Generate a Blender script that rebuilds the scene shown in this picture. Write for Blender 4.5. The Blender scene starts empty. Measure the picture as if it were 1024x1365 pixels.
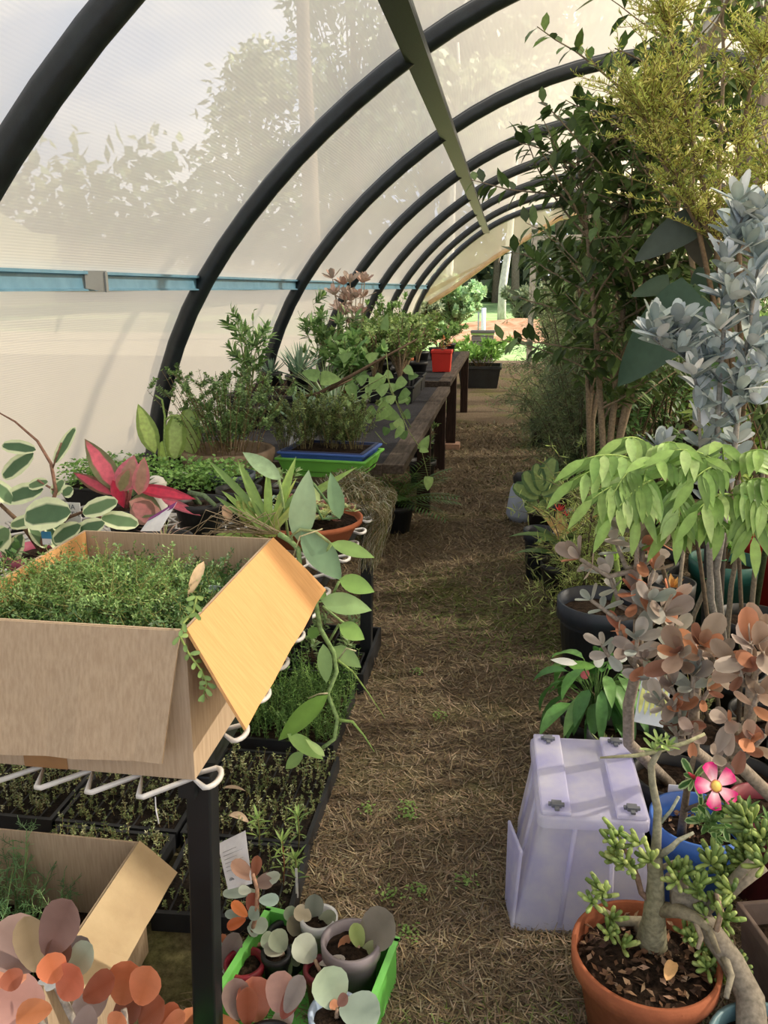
import bpy, math, random
from mathutils import Vector as V, Matrix
random.seed(7)
R = random.random
U = random.uniform
PI = math.pi
C = bpy.context.scene.collection

# ------------------------------------------------------------------ camera maths
F = 1103.0
PT = math.atan(298 / F)
YW = math.atan(166 / F * math.cos(PT))
CAM = V((0, 0, 1.5))
cr = V((math.cos(YW), math.sin(YW), 0))
cf = V((-math.sin(YW) * math.cos(PT), math.cos(YW) * math.cos(PT), -math.sin(PT)))
cu = cr.cross(cf)
def ray(x, y): return cr * (x - 512) + cu * (682.5 - y) + cf * F
def aY(x, y, Y): d = ray(x, y); return d * (Y / d.y) + CAM
def aZ(x, y, z): d = ray(x, y); return d * ((z - 1.5) / d.z) + CAM
def aX(x, y, X): d = ray(x, y); return d * (X / d.x) + CAM
cam = bpy.data.objects.new('camera', bpy.data.cameras.new('camera'))
C.objects.link(cam)
cam.matrix_world = Matrix.Translation(CAM) @ Matrix((cr, cu, -cf)).transposed().to_4x4()
cam.data.sensor_fit = 'VERTICAL'; cam.data.sensor_height = 36; cam.data.lens = F / 1365 * 36
cam.data.clip_start = .02; cam.data.clip_end = 400
bpy.context.scene.camera = cam

# ------------------------------------------------------------------ colours and materials
def lin(c): return c / 12.92 if c <= .04045 else ((c + .055) / 1.055) ** 2.4
def hx(h):
    if not isinstance(h, str): return tuple(h)
    return tuple(lin(int(h[i:i + 2], 16) / 255) for i in (0, 2, 4))
def jit(c, a=.15):
    k = 1 + U(-a, a)
    return (c[0] * k * (1 + U(-a, a) * .4), c[1] * k, c[2] * k * (1 + U(-a, a) * .4))
def newmat(name):
    m = bpy.data.materials.new(name); m.use_nodes = True
    nt = m.node_tree
    for n in list(nt.nodes):
        if n.type != 'OUTPUT_MATERIAL': nt.nodes.remove(n)
    out = [n for n in nt.nodes if n.type == 'OUTPUT_MATERIAL'][0]
    return m, nt, out
def link(nt, a, b): nt.links.new(a, b)
def node(nt, t, **k):
    n = nt.nodes.new(t)
    for a, b in k.items():
        if a in n.inputs: n.inputs[a].default_value = b
        else: setattr(n, a, b)
    return n
def pbr(name, col, col2=None, rough=.6, scale=20, bump=0, bscale=None, metal=0, stretch=None, spec=.5, trans=0, contrast=(.35, .65)):
    m, nt, out = newmat(name)
    b = node(nt, 'ShaderNodeBsdfPrincipled')
    b.inputs['Roughness'].default_value = rough; b.inputs['Metallic'].default_value = metal
    b.inputs['Specular IOR Level'].default_value = spec
    tc = node(nt, 'ShaderNodeTexCoord'); mp = node(nt, 'ShaderNodeMapping')
    if stretch: mp.inputs['Scale'].default_value = stretch
    link(nt, tc.outputs['Object'], mp.inputs['Vector'])
    nz = node(nt, 'ShaderNodeTexNoise', Scale=scale, Detail=6.0, Roughness=.6)
    link(nt, mp.outputs[0], nz.inputs['Vector'])
    cr_ = node(nt, 'ShaderNodeValToRGB')
    c1 = hx(col); c2 = hx(col2) if col2 else tuple(x * .75 for x in c1)
    cr_.color_ramp.elements[0].position = contrast[0]; cr_.color_ramp.elements[1].position = contrast[1]
    cr_.color_ramp.elements[0].color = (*c2, 1); cr_.color_ramp.elements[1].color = (*c1, 1)
    link(nt, nz.outputs['Fac'], cr_.inputs[0]); link(nt, cr_.outputs[0], b.inputs['Base Color'])
    if bump:
        n2 = node(nt, 'ShaderNodeTexNoise', Scale=bscale or scale * 3, Detail=5.0)
        link(nt, mp.outputs[0], n2.inputs['Vector'])
        bp = node(nt, 'ShaderNodeBump', Strength=bump, Distance=.01)
        link(nt, n2.outputs['Fac'], bp.inputs['Height']); link(nt, bp.outputs[0], b.inputs['Normal'])
    sh = b.outputs[0]
    if trans:
        t = node(nt, 'ShaderNodeBsdfTranslucent'); link(nt, cr_.outputs[0], t.inputs[0])
        mx = node(nt, 'ShaderNodeMixShader', Fac=trans); link(nt, sh, mx.inputs[1]); link(nt, t.outputs[0], mx.inputs[2]); sh = mx.outputs[0]
    link(nt, sh, out.inputs[0])
    return m
def attrmat(name, rough=.5, trans=.3, spec=.4, nscale=60, namt=.35, gain=1.0):
    m, nt, out = newmat(name)
    at = node(nt, 'ShaderNodeAttribute', attribute_name='Col')
    tc = node(nt, 'ShaderNodeTexCoord')
    nz = node(nt, 'ShaderNodeTexNoise', Scale=nscale, Detail=3.0); link(nt, tc.outputs['Object'], nz.inputs['Vector'])
    mr = node(nt, 'ShaderNodeMapRange'); mr.inputs['To Min'].default_value = (1 - namt) * gain; mr.inputs['To Max'].default_value = (1 + namt) * gain
    link(nt, nz.outputs['Fac'], mr.inputs['Value'])
    mul = node(nt, 'ShaderNodeVectorMath', operation='SCALE')
    link(nt, at.outputs['Color'], mul.inputs[0]); link(nt, mr.outputs[0], mul.inputs['Scale'])
    b = node(nt, 'ShaderNodeBsdfPrincipled'); b.inputs['Roughness'].default_value = rough; b.inputs['Specular IOR Level'].default_value = spec
    link(nt, mul.outputs[0], b.inputs['Base Color'])
    sh = b.outputs[0]
    if trans:
        t = node(nt, 'ShaderNodeBsdfTranslucent'); link(nt, mul.outputs[0], t.inputs[0])
        mx = node(nt, 'ShaderNodeMixShader', Fac=trans); link(nt, sh, mx.inputs[1]); link(nt, t.outputs[0], mx.inputs[2]); sh = mx.outputs[0]
    link(nt, sh, out.inputs[0])
    return m
LEAF = attrmat('leaf_tissue', .42, .34, gain=1.3)
FLESH = attrmat('fleshy_leaf', .5, .14, .35, 40, .2, 1.2)
FELT = attrmat('felted_leaf', .8, .12, .2, 30, .18, 1.02)
STEM = attrmat('plant_stem', .8, 0, .2, 110, .75)
PAINT = attrmat('painted_plastic', .45, 0, .4, 12, .12)
MUTE = attrmat('litter', .95, 0, .1, 50, .4)
M = dict(
    soil=pbr('potting_soil', '3c3027', '15100c', .95, 60, .8, 120, spec=.1),
    wetsoil=pbr('dark_wet_soil', '27201a', '0e0b09', .9, 70, .8, 120, spec=.15),
    terracotta=pbr('terracotta', 'b0694a', '8c5238', .85, 6, .15, 90, spec=.2),
    card=pbr('cardboard', 'c0ab92', 'b09a82', .9, 5, .15, 60, stretch=(40, 40, 3), spec=.1),
    cardsun=pbr('sunlit_cardboard', 'dcaa74', 'd19f6a', .9, 5, .12, 60, stretch=(3, 40, 3), spec=.1),  # cardboard with the orange of direct sun put into its colour
    blackmetal=pbr('black_painted_steel', '1b1f22', '121518', .45, 8),
    whitewire=pbr('white_coated_wire', 'e0dfdc', 'c9c7c4', .4, 10),
    wood=pbr('weathered_dark_timber', '5a5048', '3a322c', .85, 6, .3, 40, stretch=(12, 1, 12), spec=.2),
    woodred=pbr('dark_stained_leg', '40302a', '291f1b', .8, 8, .2, 40, stretch=(12, 12, 1), spec=.2),
    weed=pbr('black_weed_mat', '35353a', '232326', .9, 120, .3, 300, spec=.2),
    rib=pbr('black_poly_pipe', '20282b', '161b1e', .38, 14, .1, 60),
    girt=pbr('blue_steel_girt', '6c97ae', '5c879e', .4, 10),
    purlin=pbr('green_steel_purlin', '202c26', '121915', .35, 25, metal=0.0, stretch=(3, 1, 3)),
    galv=pbr('galvanised_beam', 'b9b9b4', '8f8f8b', .45, 10, metal=.3),
    pole=pbr('grey_timber_pole', '8a8078', '5f574f', .9, 5, .4, 30, stretch=(14, 14, 1), spec=.15),
    blackpl=pbr('black_pot_plastic', '26282c', '191a1d', .5, 10),
    navy=pbr('navy_pot_plastic', '2c3442', '1f2530', .5, 10, .1),
    brick=pbr('pink_brick', 'c09a84', 'a88471', .9, 10, .2, 50),
    concrete=pbr('planter_concrete', '9c8874', '776554', .95, 9, .4, 60, spec=.1),
    bark=pbr('tree_bark', '8d8072', '5c5146', .9, 12, .5, 40, stretch=(6, 6, 1), spec=.1),
    whitebark=pbr('white_gum_bark', 'd9d4ca', 'b3aca0', .85, 6, .1, stretch=(3, 3, 1)),
    dirt=pbr('dirt_mound', 'c59f83', '9a7355', .95, 3, .4, 10, spec=.1),
    paper=pbr('white_label_card', 'eceef2', 'dcdee4', .6, 40),
)
def film_mat(name, dif, tra, transp, scale=1.0, fold=.25, gloss=.05, low=None):
    m, nt, out = newmat(name)
    tc = node(nt, 'ShaderNodeTexCoord')
    nz = node(nt, 'ShaderNodeTexNoise', Scale=.9 * scale, Detail=4.0); link(nt, tc.outputs['Object'], nz.inputs['Vector'])
    cr_ = node(nt, 'ShaderNodeValToRGB'); cr_.color_ramp.elements[0].position = .3; cr_.color_ramp.elements[1].position = .75
    cr_.color_ramp.elements[0].color = (*[c * .86 for c in hx(tra)], 1); cr_.color_ramp.elements[1].color = (*hx(tra), 1)
    link(nt, nz.outputs['Fac'], cr_.inputs[0])
    # fine ribbed weave running along the sheet
    wv = node(nt, 'ShaderNodeTexWave', Scale=32.0, Distortion=.4, bands_direction='Z'); link(nt, tc.outputs['Object'], wv.inputs['Vector'])
    bp = node(nt, 'ShaderNodeBump', Strength=fold, Distance=.004); link(nt, wv.outputs['Fac'], bp.inputs['Height'])
    d = node(nt, 'ShaderNodeBsdfDiffuse'); d.inputs[0].default_value = (*hx(dif), 1)
    t = node(nt, 'ShaderNodeBsdfTranslucent'); link(nt, cr_.outputs[0], t.inputs[0])
    link(nt, bp.outputs[0], d.inputs['Normal'])
    m1 = node(nt, 'ShaderNodeMixShader', Fac=.6); link(nt, d.outputs[0], m1.inputs[1]); link(nt, t.outputs[0], m1.inputs[2])
    g = node(nt, 'ShaderNodeBsdfGlossy', Roughness=.35); m2 = node(nt, 'ShaderNodeMixShader', Fac=gloss); link(nt, m1.outputs[0], m2.inputs[1]); link(nt, g.outputs[0], m2.inputs[2])
    tr = node(nt, 'ShaderNodeBsdfTransparent'); tr.inputs[0].default_value = (1, .98, .94, 1)
    m3 = node(nt, 'ShaderNodeMixShader', Fac=transp); link(nt, m2.outputs[0], m3.inputs[1]); link(nt, tr.outputs[0], m3.inputs[2])
    if low is not None:      # the sheet is cloudier near the ground
        sp = node(nt, 'ShaderNodeSeparateXYZ'); link(nt, tc.outputs['Object'], sp.inputs[0]); mr = node(nt, 'ShaderNodeMapRange')
        mr.inputs['From Min'].default_value = 1.5; mr.inputs['From Max'].default_value = 2.2; mr.inputs['To Min'].default_value = low; mr.inputs['To Max'].default_value = transp
        link(nt, sp.outputs['Z'], mr.inputs['Value']); link(nt, mr.outputs[0], m3.inputs[0])
    link(nt, m3.outputs[0], out.inputs[0])
    return m
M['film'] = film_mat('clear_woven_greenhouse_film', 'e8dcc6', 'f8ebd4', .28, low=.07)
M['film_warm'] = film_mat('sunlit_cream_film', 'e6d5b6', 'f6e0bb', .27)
M['film_end'] = film_mat('cream_end_cloth', 'e6d8c4', 'f4e4cc', .5, 3)
def ground_mat():
    m, nt, out = newmat('dry_mown_grass')
    b = node(nt, 'ShaderNodeBsdfPrincipled'); b.inputs['Roughness'].default_value = .95; b.inputs['Specular IOR Level'].default_value = .1
    tc = node(nt, 'ShaderNodeTexCoord')
    n1 = node(nt, 'ShaderNodeTexNoise', Scale=45.0, Detail=8.0, Roughness=.7); n2 = node(nt, 'ShaderNodeTexNoise', Scale=1.7, Detail=4.0)
    link(nt, tc.outputs['Object'], n1.inputs['Vector']); link(nt, tc.outputs['Object'], n2.inputs['Vector'])
    a = node(nt, 'ShaderNodeValToRGB'); e = a.color_ramp.elements
    e[0].position = .3; e[0].color = (*hx('453a30'), 1); e[1].position = .72; e[1].color = (*hx('91816c'), 1)
    g = node(nt, 'ShaderNodeValToRGB'); e = g.color_ramp.elements
    e[0].position = .3; e[0].color = (*hx('3f4427'), 1); e[1].position = .72; e[1].color = (*hx('838153'), 1)
    link(nt, n1.outputs['Fac'], a.inputs[0]); link(nt, n1.outputs['Fac'], g.inputs[0])
    s = node(nt, 'ShaderNodeMapRange'); s.inputs['From Min'].default_value = .5; s.inputs['From Max'].default_value = .68; link(nt, n2.outputs['Fac'], s.inputs['Value'])
    mx = node(nt, 'ShaderNodeMix', data_type='RGBA'); link(nt, s.outputs[0], mx.inputs[0]); link(nt, a.outputs[0], mx.inputs[6]); link(nt, g.outputs[0], mx.inputs[7])
    link(nt, mx.outputs[2], b.inputs['Base Color'])
    bp = node(nt, 'ShaderNodeBump', Strength=.9, Distance=.02); link(nt, n1.outputs['Fac'], bp.inputs['Height']); link(nt, bp.outputs[0], b.inputs['Normal'])
    link(nt, b.outputs[0], out.inputs[0]); return m
M['ground'] = ground_mat()
M['lawn'] = pbr('green_lawn', 'a3bf86', '7fa062', .95, 2, .3, 30, spec=.1)
def crate_mat():
    m, nt, out = newmat('frosted_clear_plastic')
    tc = node(nt, 'ShaderNodeTexCoord'); nz = node(nt, 'ShaderNodeTexNoise', Scale=14.0, Detail=5.0); link(nt, tc.outputs['Object'], nz.inputs['Vector'])
    cr_ = node(nt, 'ShaderNodeValToRGB'); cr_.color_ramp.elements[0].position = .35; cr_.color_ramp.elements[1].position = .7
    cr_.color_ramp.elements[0].color = (*hx('dcdcf8'), 1); cr_.color_ramp.elements[1].color = (*hx('f6f6ff'), 1); link(nt, nz.outputs['Fac'], cr_.inputs[0])
    b = node(nt, 'ShaderNodeBsdfPrincipled', Roughness=.35); link(nt, cr_.outputs[0], b.inputs['Base Color'])
    t = node(nt, 'ShaderNodeBsdfTranslucent'); link(nt, cr_.outputs[0], t.inputs[0])
    tr = node(nt, 'ShaderNodeBsdfTransparent')
    a = node(nt, 'ShaderNodeMixShader', Fac=.6); link(nt, b.outputs[0], a.inputs[1]); link(nt, t.outputs[0], a.inputs[2])
    c = node(nt, 'ShaderNodeMixShader', Fac=.12); link(nt, a.outputs[0], c.inputs[1]); link(nt, tr.outputs[0], c.inputs[2])
    link(nt, c.outputs[0], out.inputs[0]); return m
M['frost'] = crate_mat()
_pl = {}
def plastic(h, rough=.45):
    if (h, rough) not in _pl: _pl[(h, rough)] = pbr('coloured_plastic', h, None, rough, 6, .05, 40, contrast=(.1, .6))
    return _pl[(h, rough)]

# ------------------------------------------------------------------ mesh building
class MB:
    def __init__(s): s.v = []; s.f = []; s.c = []
    def add(s, vs, fs, col=(1, 1, 1)):
        o = len(s.v); s.v += [tuple(p) for p in vs]
        s.f += [tuple(i + o for i in f) for f in fs]
        s.c += (col if isinstance(col, list) else [col] * len(vs))
    def box(s, a, b, col=(1, 1, 1)):
        x0, y0, z0 = a; x1, y1, z1 = b
        s.add([(x0, y0, z0), (x1, y0, z0), (x1, y1, z0), (x0, y1, z0), (x0, y0, z1), (x1, y0, z1), (x1, y1, z1), (x0, y1, z1)],
              [(3, 2, 1, 0), (4, 5, 6, 7), (0, 1, 5, 4), (1, 2, 6, 5), (2, 3, 7, 6), (3, 0, 4, 7)], col)
    def slab(s, pts, th, col=(1, 1, 1)):     # a quad (or polygon) with thickness along its normal
        pts = [V(p) for p in pts]; n = (pts[1] - pts[0]).cross(pts[2] - pts[1]).normalized() * th
        k = len(pts); q = pts + [p - n for p in pts]
        s.add(q, [tuple(range(k)), tuple(range(2 * k - 1, k - 1, -1))] + [(i, i + k, (i + 1) % k + k, (i + 1) % k) for i in range(k)], col)
    def tube(s, pts, r, n=6, col=(1, 1, 1), cap=True):
        pts = [V(p) for p in pts]; k = len(pts)
        if k < 2: return
        rs = r if isinstance(r, (list, tuple)) else [r] * k
        if len(rs) == 2 and k > 2: rs = [rs[0] + (rs[1] - rs[0]) * i / (k - 1) for i in range(k)]
        vs = []; a = None
        for i, p in enumerate(pts):
            t = (pts[min(i + 1, k - 1)] - pts[max(i - 1, 0)])
            if t.length < 1e-9: t = V((0, 0, 1))
            t.normalize()
            if a is None: a = t.orthogonal().normalized()
            a = (a - t * a.dot(t))
            a = a.normalized() if a.length > 1e-6 else t.orthogonal().normalized()
            b = t.cross(a)
            for j in range(n):
                w = 2 * PI * j / n; vs.append(p + (a * math.cos(w) + b * math.sin(w)) * rs[i])
        fs = [(i * n + j, i * n + (j + 1) % n, (i + 1) * n + (j + 1) % n, (i + 1) * n + j) for i in range(k - 1) for j in range(n)]
        if cap: fs += [tuple(range(n - 1, -1, -1)), tuple((k - 1) * n + j for j in range(n))]
        s.add(vs, fs, col)
    def lathe(s, prof, n=28, col=(1, 1, 1), cx=0, cy=0, close=False):
        vs = [(cx + r * math.cos(2 * PI * j / n), cy + r * math.sin(2 * PI * j / n), z) for r, z in prof for j in range(n)]
        fs = [(i * n + j, i * n + (j + 1) % n, (i + 1) * n + (j + 1) % n, (i + 1) * n + j) for i in range(len(prof) - 1) for j in range(n)]
        if close: fs += [tuple(range(n - 1, -1, -1)), tuple((len(prof) - 1) * n + j for j in range(n))]
        s.add(vs, fs, col)
    def rings(s, rings, col=(1, 1, 1), cap=(True, True)):   # list of equal-length loops
        n = len(rings[0]); vs = [p for r in rings for p in r]
        fs = [(i * n + j, i * n + (j + 1) % n, (i + 1) * n + (j + 1) % n, (i + 1) * n + j) for i in range(len(rings) - 1) for j in range(n)]
        if cap[0]: fs.append(tuple(range(n - 1, -1, -1)))
        if cap[1]: fs.append(tuple((len(rings) - 1) * n + j for j in range(n)))
        s.add(vs, fs, col)
    def shift(s, d):
        s.v = [(x + d[0], y + d[1], z + d[2]) for x, y, z in s.v]; return s

def prof(shape, t):
    if shape == 'lance': return max(0, math.sin(PI * t ** .8)) ** .9
    if shape == 'oval': return max(0, math.sin(PI * t ** .85)) ** .65
    if shape == 'spoon': return max(0, math.sin(PI * t ** 1.5)) ** .6 * .97 + .03 * (1 - t)
    if shape == 'heart': return max(0, math.sin(PI * (t * .86 + .14) ** .62)) ** .8
    if shape == 'strap': return min(1, t * 6 + .5) * (1 - max(0, (t - .55) / .45) ** 1.6)
    return math.sin(PI * t)
def jag7(u, i): return u - .09 * (i % 2)
def leaf(m, p, d, n, L, W, col, edge=None, shape='lance', curve=.4, fold=.12, S=4):
    """one leaf blade: base p, direction d, upper side n; S rows, a midrib fold, optional pale margin"""
    p = V(p); d = V(d).normalized(); n = V(n); n = n - d * n.dot(d)
    n = n.normalized() if n.length > 1e-6 else d.orthogonal().normalized()
    sd = d.cross(n)
    if S <= 1:
        m.add([p, p + d * L * .5 + sd * W * .5, p + d * L - n * L * curve * .4, p + d * L * .5 - sd * W * .5], [(0, 1, 2, 3)], col)
        return
    vs = []; cs = []; cols = 7 if edge else 3; rim = edge is None and shape == 'spoon' and S > 5
    q = p.copy(); dd = d.copy(); nn = n.copy()
    rnd = shape in ('spoon', 'oval')
    for i in range(S + 1):
        t = i / S
        if rnd:
            st = (math.cos(PI * t) - math.cos(PI * min(1, t + 1 / S))) / 2; tt_ = (1 - math.cos(PI * t)) / 2; w = math.sin(PI * t) * (.6 + .48 * tt_ if shape == 'spoon' else .95) * W * .5
        else: st = 1 / S; w = prof(shape, t) * W * .5
        if edge:
            for u, z in ((-1, fold), (-jag7(.7, i), fold * .5), (-jag7(.56, i), fold * .4), (0, 0), (jag7(.56, i + 1), fold * .4), (jag7(.7, i + 1), fold * .5), (1, fold)):
                vs.append(q + sd * w * u + nn * w * z); cs.append(edge if abs(u) > .565 or (i == S) else col)
        else:
            for u in (-1, 0, 1):
                vs.append(q + sd * w * u + nn * w * abs(u) * fold * 2); cs.append(tuple(x * 1.3 + .03 for x in col) if (u and rim) or (rim and i == S) else (col if u else tuple(x * 1.12 for x in col)))
        a = curve / S
        q = q + dd * (L * st)
        dd, nn = (dd * math.cos(a) - nn * math.sin(a)), (nn * math.cos(a) + dd * math.sin(a))
    fs = [(i * cols + j, i * cols + j + 1, (i + 1) * cols + j + 1, (i + 1) * cols + j) for i in range(S) for j in range(cols - 1)]
    m.add(vs, fs, cs)
def rdir(zmin=-1, zmax=1):
    a = U(0, 2 * PI); z = U(zmin, zmax); k = math.sqrt(max(0, 1 - z * z)); return V((k * math.cos(a), k * math.sin(a), z))
def mesh(name, b, mat, smooth=True):
    me = bpy.data.meshes.new(name); me.from_pydata(b.v, [], b.f)
    at = me.color_attributes.new('Col', 'FLOAT_COLOR', 'POINT')
    flat = [x for c in b.c for x in (c[0], c[1], c[2], 1.0)]
    at.data.foreach_set('color', flat)
    me.materials.append(mat)
    if smooth: me.polygons.foreach_set('use_smooth', [True] * len(me.polygons))
    me.update(); return me
def obj(name, b, mat, parent=None, smooth=True, label=None, bevel=0):
    o = bpy.data.objects.new(name, mesh(name, b, mat, smooth)); C.objects.link(o)
    if parent: o.parent = parent
    if label: o['label'] = label
    if bevel:
        bv = o.modifiers.new('bevel', 'BEVEL'); bv.width = bevel; bv.segments = 2; bv.limit_method = 'ANGLE'
    return o
def tag(o, label, cat, group=None, kind=None):
    o['label'] = label; o['category'] = cat
    if group: o['group'] = group
    if kind: o['kind'] = kind
    return o
def thing(name, label, cat, loc=(0, 0, 0), rz=0, group=None, kind=None):
    o = bpy.data.objects.new(name, None); C.objects.link(o); o.empty_display_size = .05
    o.location = loc; o.rotation_euler = (0, 0, rz)
    return tag(o, label, cat, group, kind)
def struct(name, b, mat, smooth=False, parent=None):
    o = obj(name, b, mat, parent, smooth)
    if not parent: o['kind'] = 'structure'
    return o
def dup(root, label, loc, rz=0, sc=1, group=None):
    r = root.copy(); C.objects.link(r); r.location = loc; r.rotation_euler = (0, 0, rz); r.scale = (sc, sc, sc)
    r['label'] = label
    if group: r['group'] = group
    elif 'group' in r: del r['group']
    for ch in list(root.children):
        c = ch.copy(); C.objects.link(c); c.parent = r
        for g in ch.children:
            d = g.copy(); C.objects.link(d); d.parent = c
    return r

# ------------------------------------------------------------------ plant kit
def pot(root, rt, rb, h, mat, rim=.012, soil=.85, n=30, name='pot', chips=0):
    b = MB(); t = .005
    b.lathe([(.001, 0), (rb, 0), (rt - (rt - rb) * .25, h * .78), (rt + rim * .2, h * .8), (rt + rim * .3, h), (rt - t, h), (rt - t * 1.5, h * .8), (rb * .98, h * .3), (.001, h * .3)], n)
    p = obj(name, b, mat, root)
    s = MB(); rs = (rb + (rt - rb) * soil) * .97; k = 10
    rr = [(.001, h * soil + .006), (rs * .4, h * soil + .008), (rs * .8, h * soil + .002), (rs, h * soil - .004)]
    s.lathe(rr, 22)
    s.v = [(x, y, z + U(-.003, .003)) for x, y, z in s.v]
    obj('soil', s, M['soil'], root)
    if chips:
        m = MB()
        for _ in range(chips):
            a = U(0, 2 * PI); r = rs * math.sqrt(R()) * .95; c = jit(hx(random.choice(['5d4636', '7b604a', '3a2c24', '927a64', '4b3a30'])), .2)
            leaf(m, (r * math.cos(a), r * math.sin(a), h * soil + .01 + U(0, .008)), rdir(-.25, .35), rdir(.5, 1), U(.012, .028), U(.007, .014), c, shape='oval', S=2, curve=U(-.5, .5))
        o = obj('bark_chips', m, MUTE, root, False); o['kind'] = 'stuff'
    return p
def sqpot(root, w, d, h, mat, taper=.85, soil=.85, name='pot', z0=0):
    b = MB()
    def ring(k, z): return [(-w / 2 * k, -d / 2 * k, z), (w / 2 * k, -d / 2 * k, z), (w / 2 * k, d / 2 * k, z), (-w / 2 * k, d / 2 * k, z)]
    b.rings([ring(taper, z0), ring(.98, z0 + h * .86), ring(1.04, z0 + h * .87), ring(1.04, z0 + h), ring(.96, z0 + h), ring(taper * .93, z0 + h * .3)])
    obj(name, b, mat, root, False, bevel=.003)
    s = MB(); k = .93; s.add(ring(k, z0 + h * soil), [(0, 1, 2, 3)]); obj('soil', s, M['soil'], root, False)
def bush(sm, lm, base, h, spread, nst, nl, L, W, cols, shape='lance', S=2, mode='alt', start=.25, bend=.3, r=.006, scol='6b5a45', tilt=.5, curve=.4,
         twigs=0, twl=.3, jag=.03, edge=None, droop=0, nstart=0, lean=V((0, 0, 0)), tuft=0):
    """stems fan out of base and carry leaves; twigs side shoots per stem"""
    cols = [hx(c) for c in cols]; sc = hx(scol); edge = hx(edge) if edge else None
    def put(p, t, fr):
        k = 2 if mode == 'opp' else 1
        a0 = U(0, 2 * PI)
        for j in range(k):
            a = a0 + PI * j
            o = t.orthogonal().normalized(); s2 = t.cross(o)
            out = o * math.cos(a) + s2 * math.sin(a)
            d = (out * (1 - tilt) + t * tilt + V((0, 0, -droop)) + rdir() * .18)
            n = t * (1 - tilt) - out * tilt + V((0, 0, .4))
            leaf(lm, p, d, n, L * U(.65, 1.15), W * U(.75, 1.15), jit(random.choice(cols), .18), edge, shape, curve * U(.3, 1.5), .12, S)
    def shoot(p, d, ln, rr, n, st):
        k = 5; pts = [V(p)]; d = V(d).normalized()
        for i in range(k):
            d = (d + rdir() * jag * 3 + V((0, 0, .06))).normalized(); pts.append(pts[-1] + d * ln / k)
        sm.tube(pts, [rr, rr * .45], 5 if rr > .004 else 3, jit(sc, .2), False)
        for i in range(n):
            f = (st + (1 - st) * (i + R() * .6) / max(1, n)) * k; f = min(f, k - .01); a = int(f); q = pts[a].lerp(pts[a + 1], f - a)
            put(q, (pts[a + 1] - pts[a]).normalized(), f / k)
        if tuft:
            for i in range(tuft):
                t = (pts[-1] - pts[-2]).normalized(); o = rdir(); dd = (t * .8 + (o - t * o.dot(t)) * .9).normalized()
                leaf(lm, pts[-1], dd, t, L * U(.6, 1), W * U(.7, 1), jit(random.choice(cols), .15), edge, shape, curve, .12, S)
        return pts
    for i in range(nst):
        a = 2 * PI * (i + R()) / nst; s = spread * math.sqrt(R()) if nst > 1 else spread * .3
        top = V((math.cos(a) * s, math.sin(a) * s, h * U(.72, 1.0))) + lean
        b0 = V(base) + V((math.cos(a), math.sin(a), 0)) * U(0, nstart)
        k = 8; pts = []
        for j in range(k + 1):
            t = j / k; q = V((top.x * t ** (1 + bend), top.y * t ** (1 + bend), top.z * t ** (1 - bend * .15)))
            q += V((U(-jag, jag), U(-jag, jag), 0)) * t * h * .5; pts.append(b0 + q)
        sm.tube(pts, [r, r * .35], 6 if r > .006 else 4, jit(sc, .2), False)
        nn = nl if not twigs else max(1, nl // 3)
        for q in range(nn):
            f = (start + (1 - start) * (q + R()) / nn) * k; f = min(f, k - .01); g = int(f)
            put(pts[g].lerp(pts[g + 1], f - g), (pts[g + 1] - pts[g]).normalized(), f / k)
        for q in range(twigs):
            f = (start + (1 - start) * (q + R()) / twigs) * k; f = min(f, k - .01); g = int(f)
            p = pts[g].lerp(pts[g + 1], f - g); t = (pts[g + 1] - pts[g]).normalized()
            o = rdir(-.1, .5); shoot(p, (t * .55 + o).normalized(), h * twl * (1.15 - f / k * .6) * U(.6, 1.2), r * .45, nl, .15)
def rosette(lm, p, up, n, L, W, cols, t0=.2, t1=1.2, shape='spoon', S=4, curve=-.3, edge=None, fold=.12, pitch=None):
    cols = [hx(c) for c in cols]; up = V(up).normalized(); o = up.orthogonal().normalized(); s = up.cross(o); e = hx(edge) if edge else None
    a0 = U(0, 6.3)
    for i in range(n):
        a = a0 + i * 2.4 + U(-.25, .25); th = t0 + (t1 - t0) * (i + .5) / n + U(-.12, .12)
        out = o * math.cos(a) + s * math.sin(a); d = up * math.cos(th) + out * math.sin(th)
        nn = up * math.sin(th) - out * math.cos(th)
        k = .55 + .45 * (i + 1) / n
        leaf(lm, V(p) + d * L * .04, d, nn, L * k * U(.85, 1.1), W * k * U(.85, 1.1), jit(random.choice(cols), .12), e, shape, curve * U(.5, 1.3), fold, S)
def parts(root, sm, lm, lmat=None, lname='leaves', sname='stems'):
    for q in ([obj(sname, sm, STEM, root)] if sm and sm.v else []) + ([obj(lname, lm, lmat or LEAF, root)] if lm and lm.v else []):
        if root.name.split('.')[0] in ('cell_tray', 'rosemary_tray', 'seedling_tray', 'creeping_thyme', 'dill_plants'): q['kind'] = 'stuff'
def lpx(m, a, b, w, Y, col, edge=None, shape='lance', S=6, tilt=0, curve=.15, fold=.12, Y2=None, off=V((0, 0, 0)), nrm=None):
    """a leaf between two picture points that lie at depth Y (Y2 at the tip)"""
    p = aY(a[0], a[1], Y); q = aY(b[0], b[1], Y2 or Y); mid = (p + q) / 2
    n = nrm or ((CAM - mid).normalized() + V((0, 0, .3)))
    W = w * (mid - CAM).length / F
    leaf(m, p - off, q - p, n, (q - p).length, W, hx(col), hx(edge) if edge else None, shape, curve, fold, S)
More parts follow.
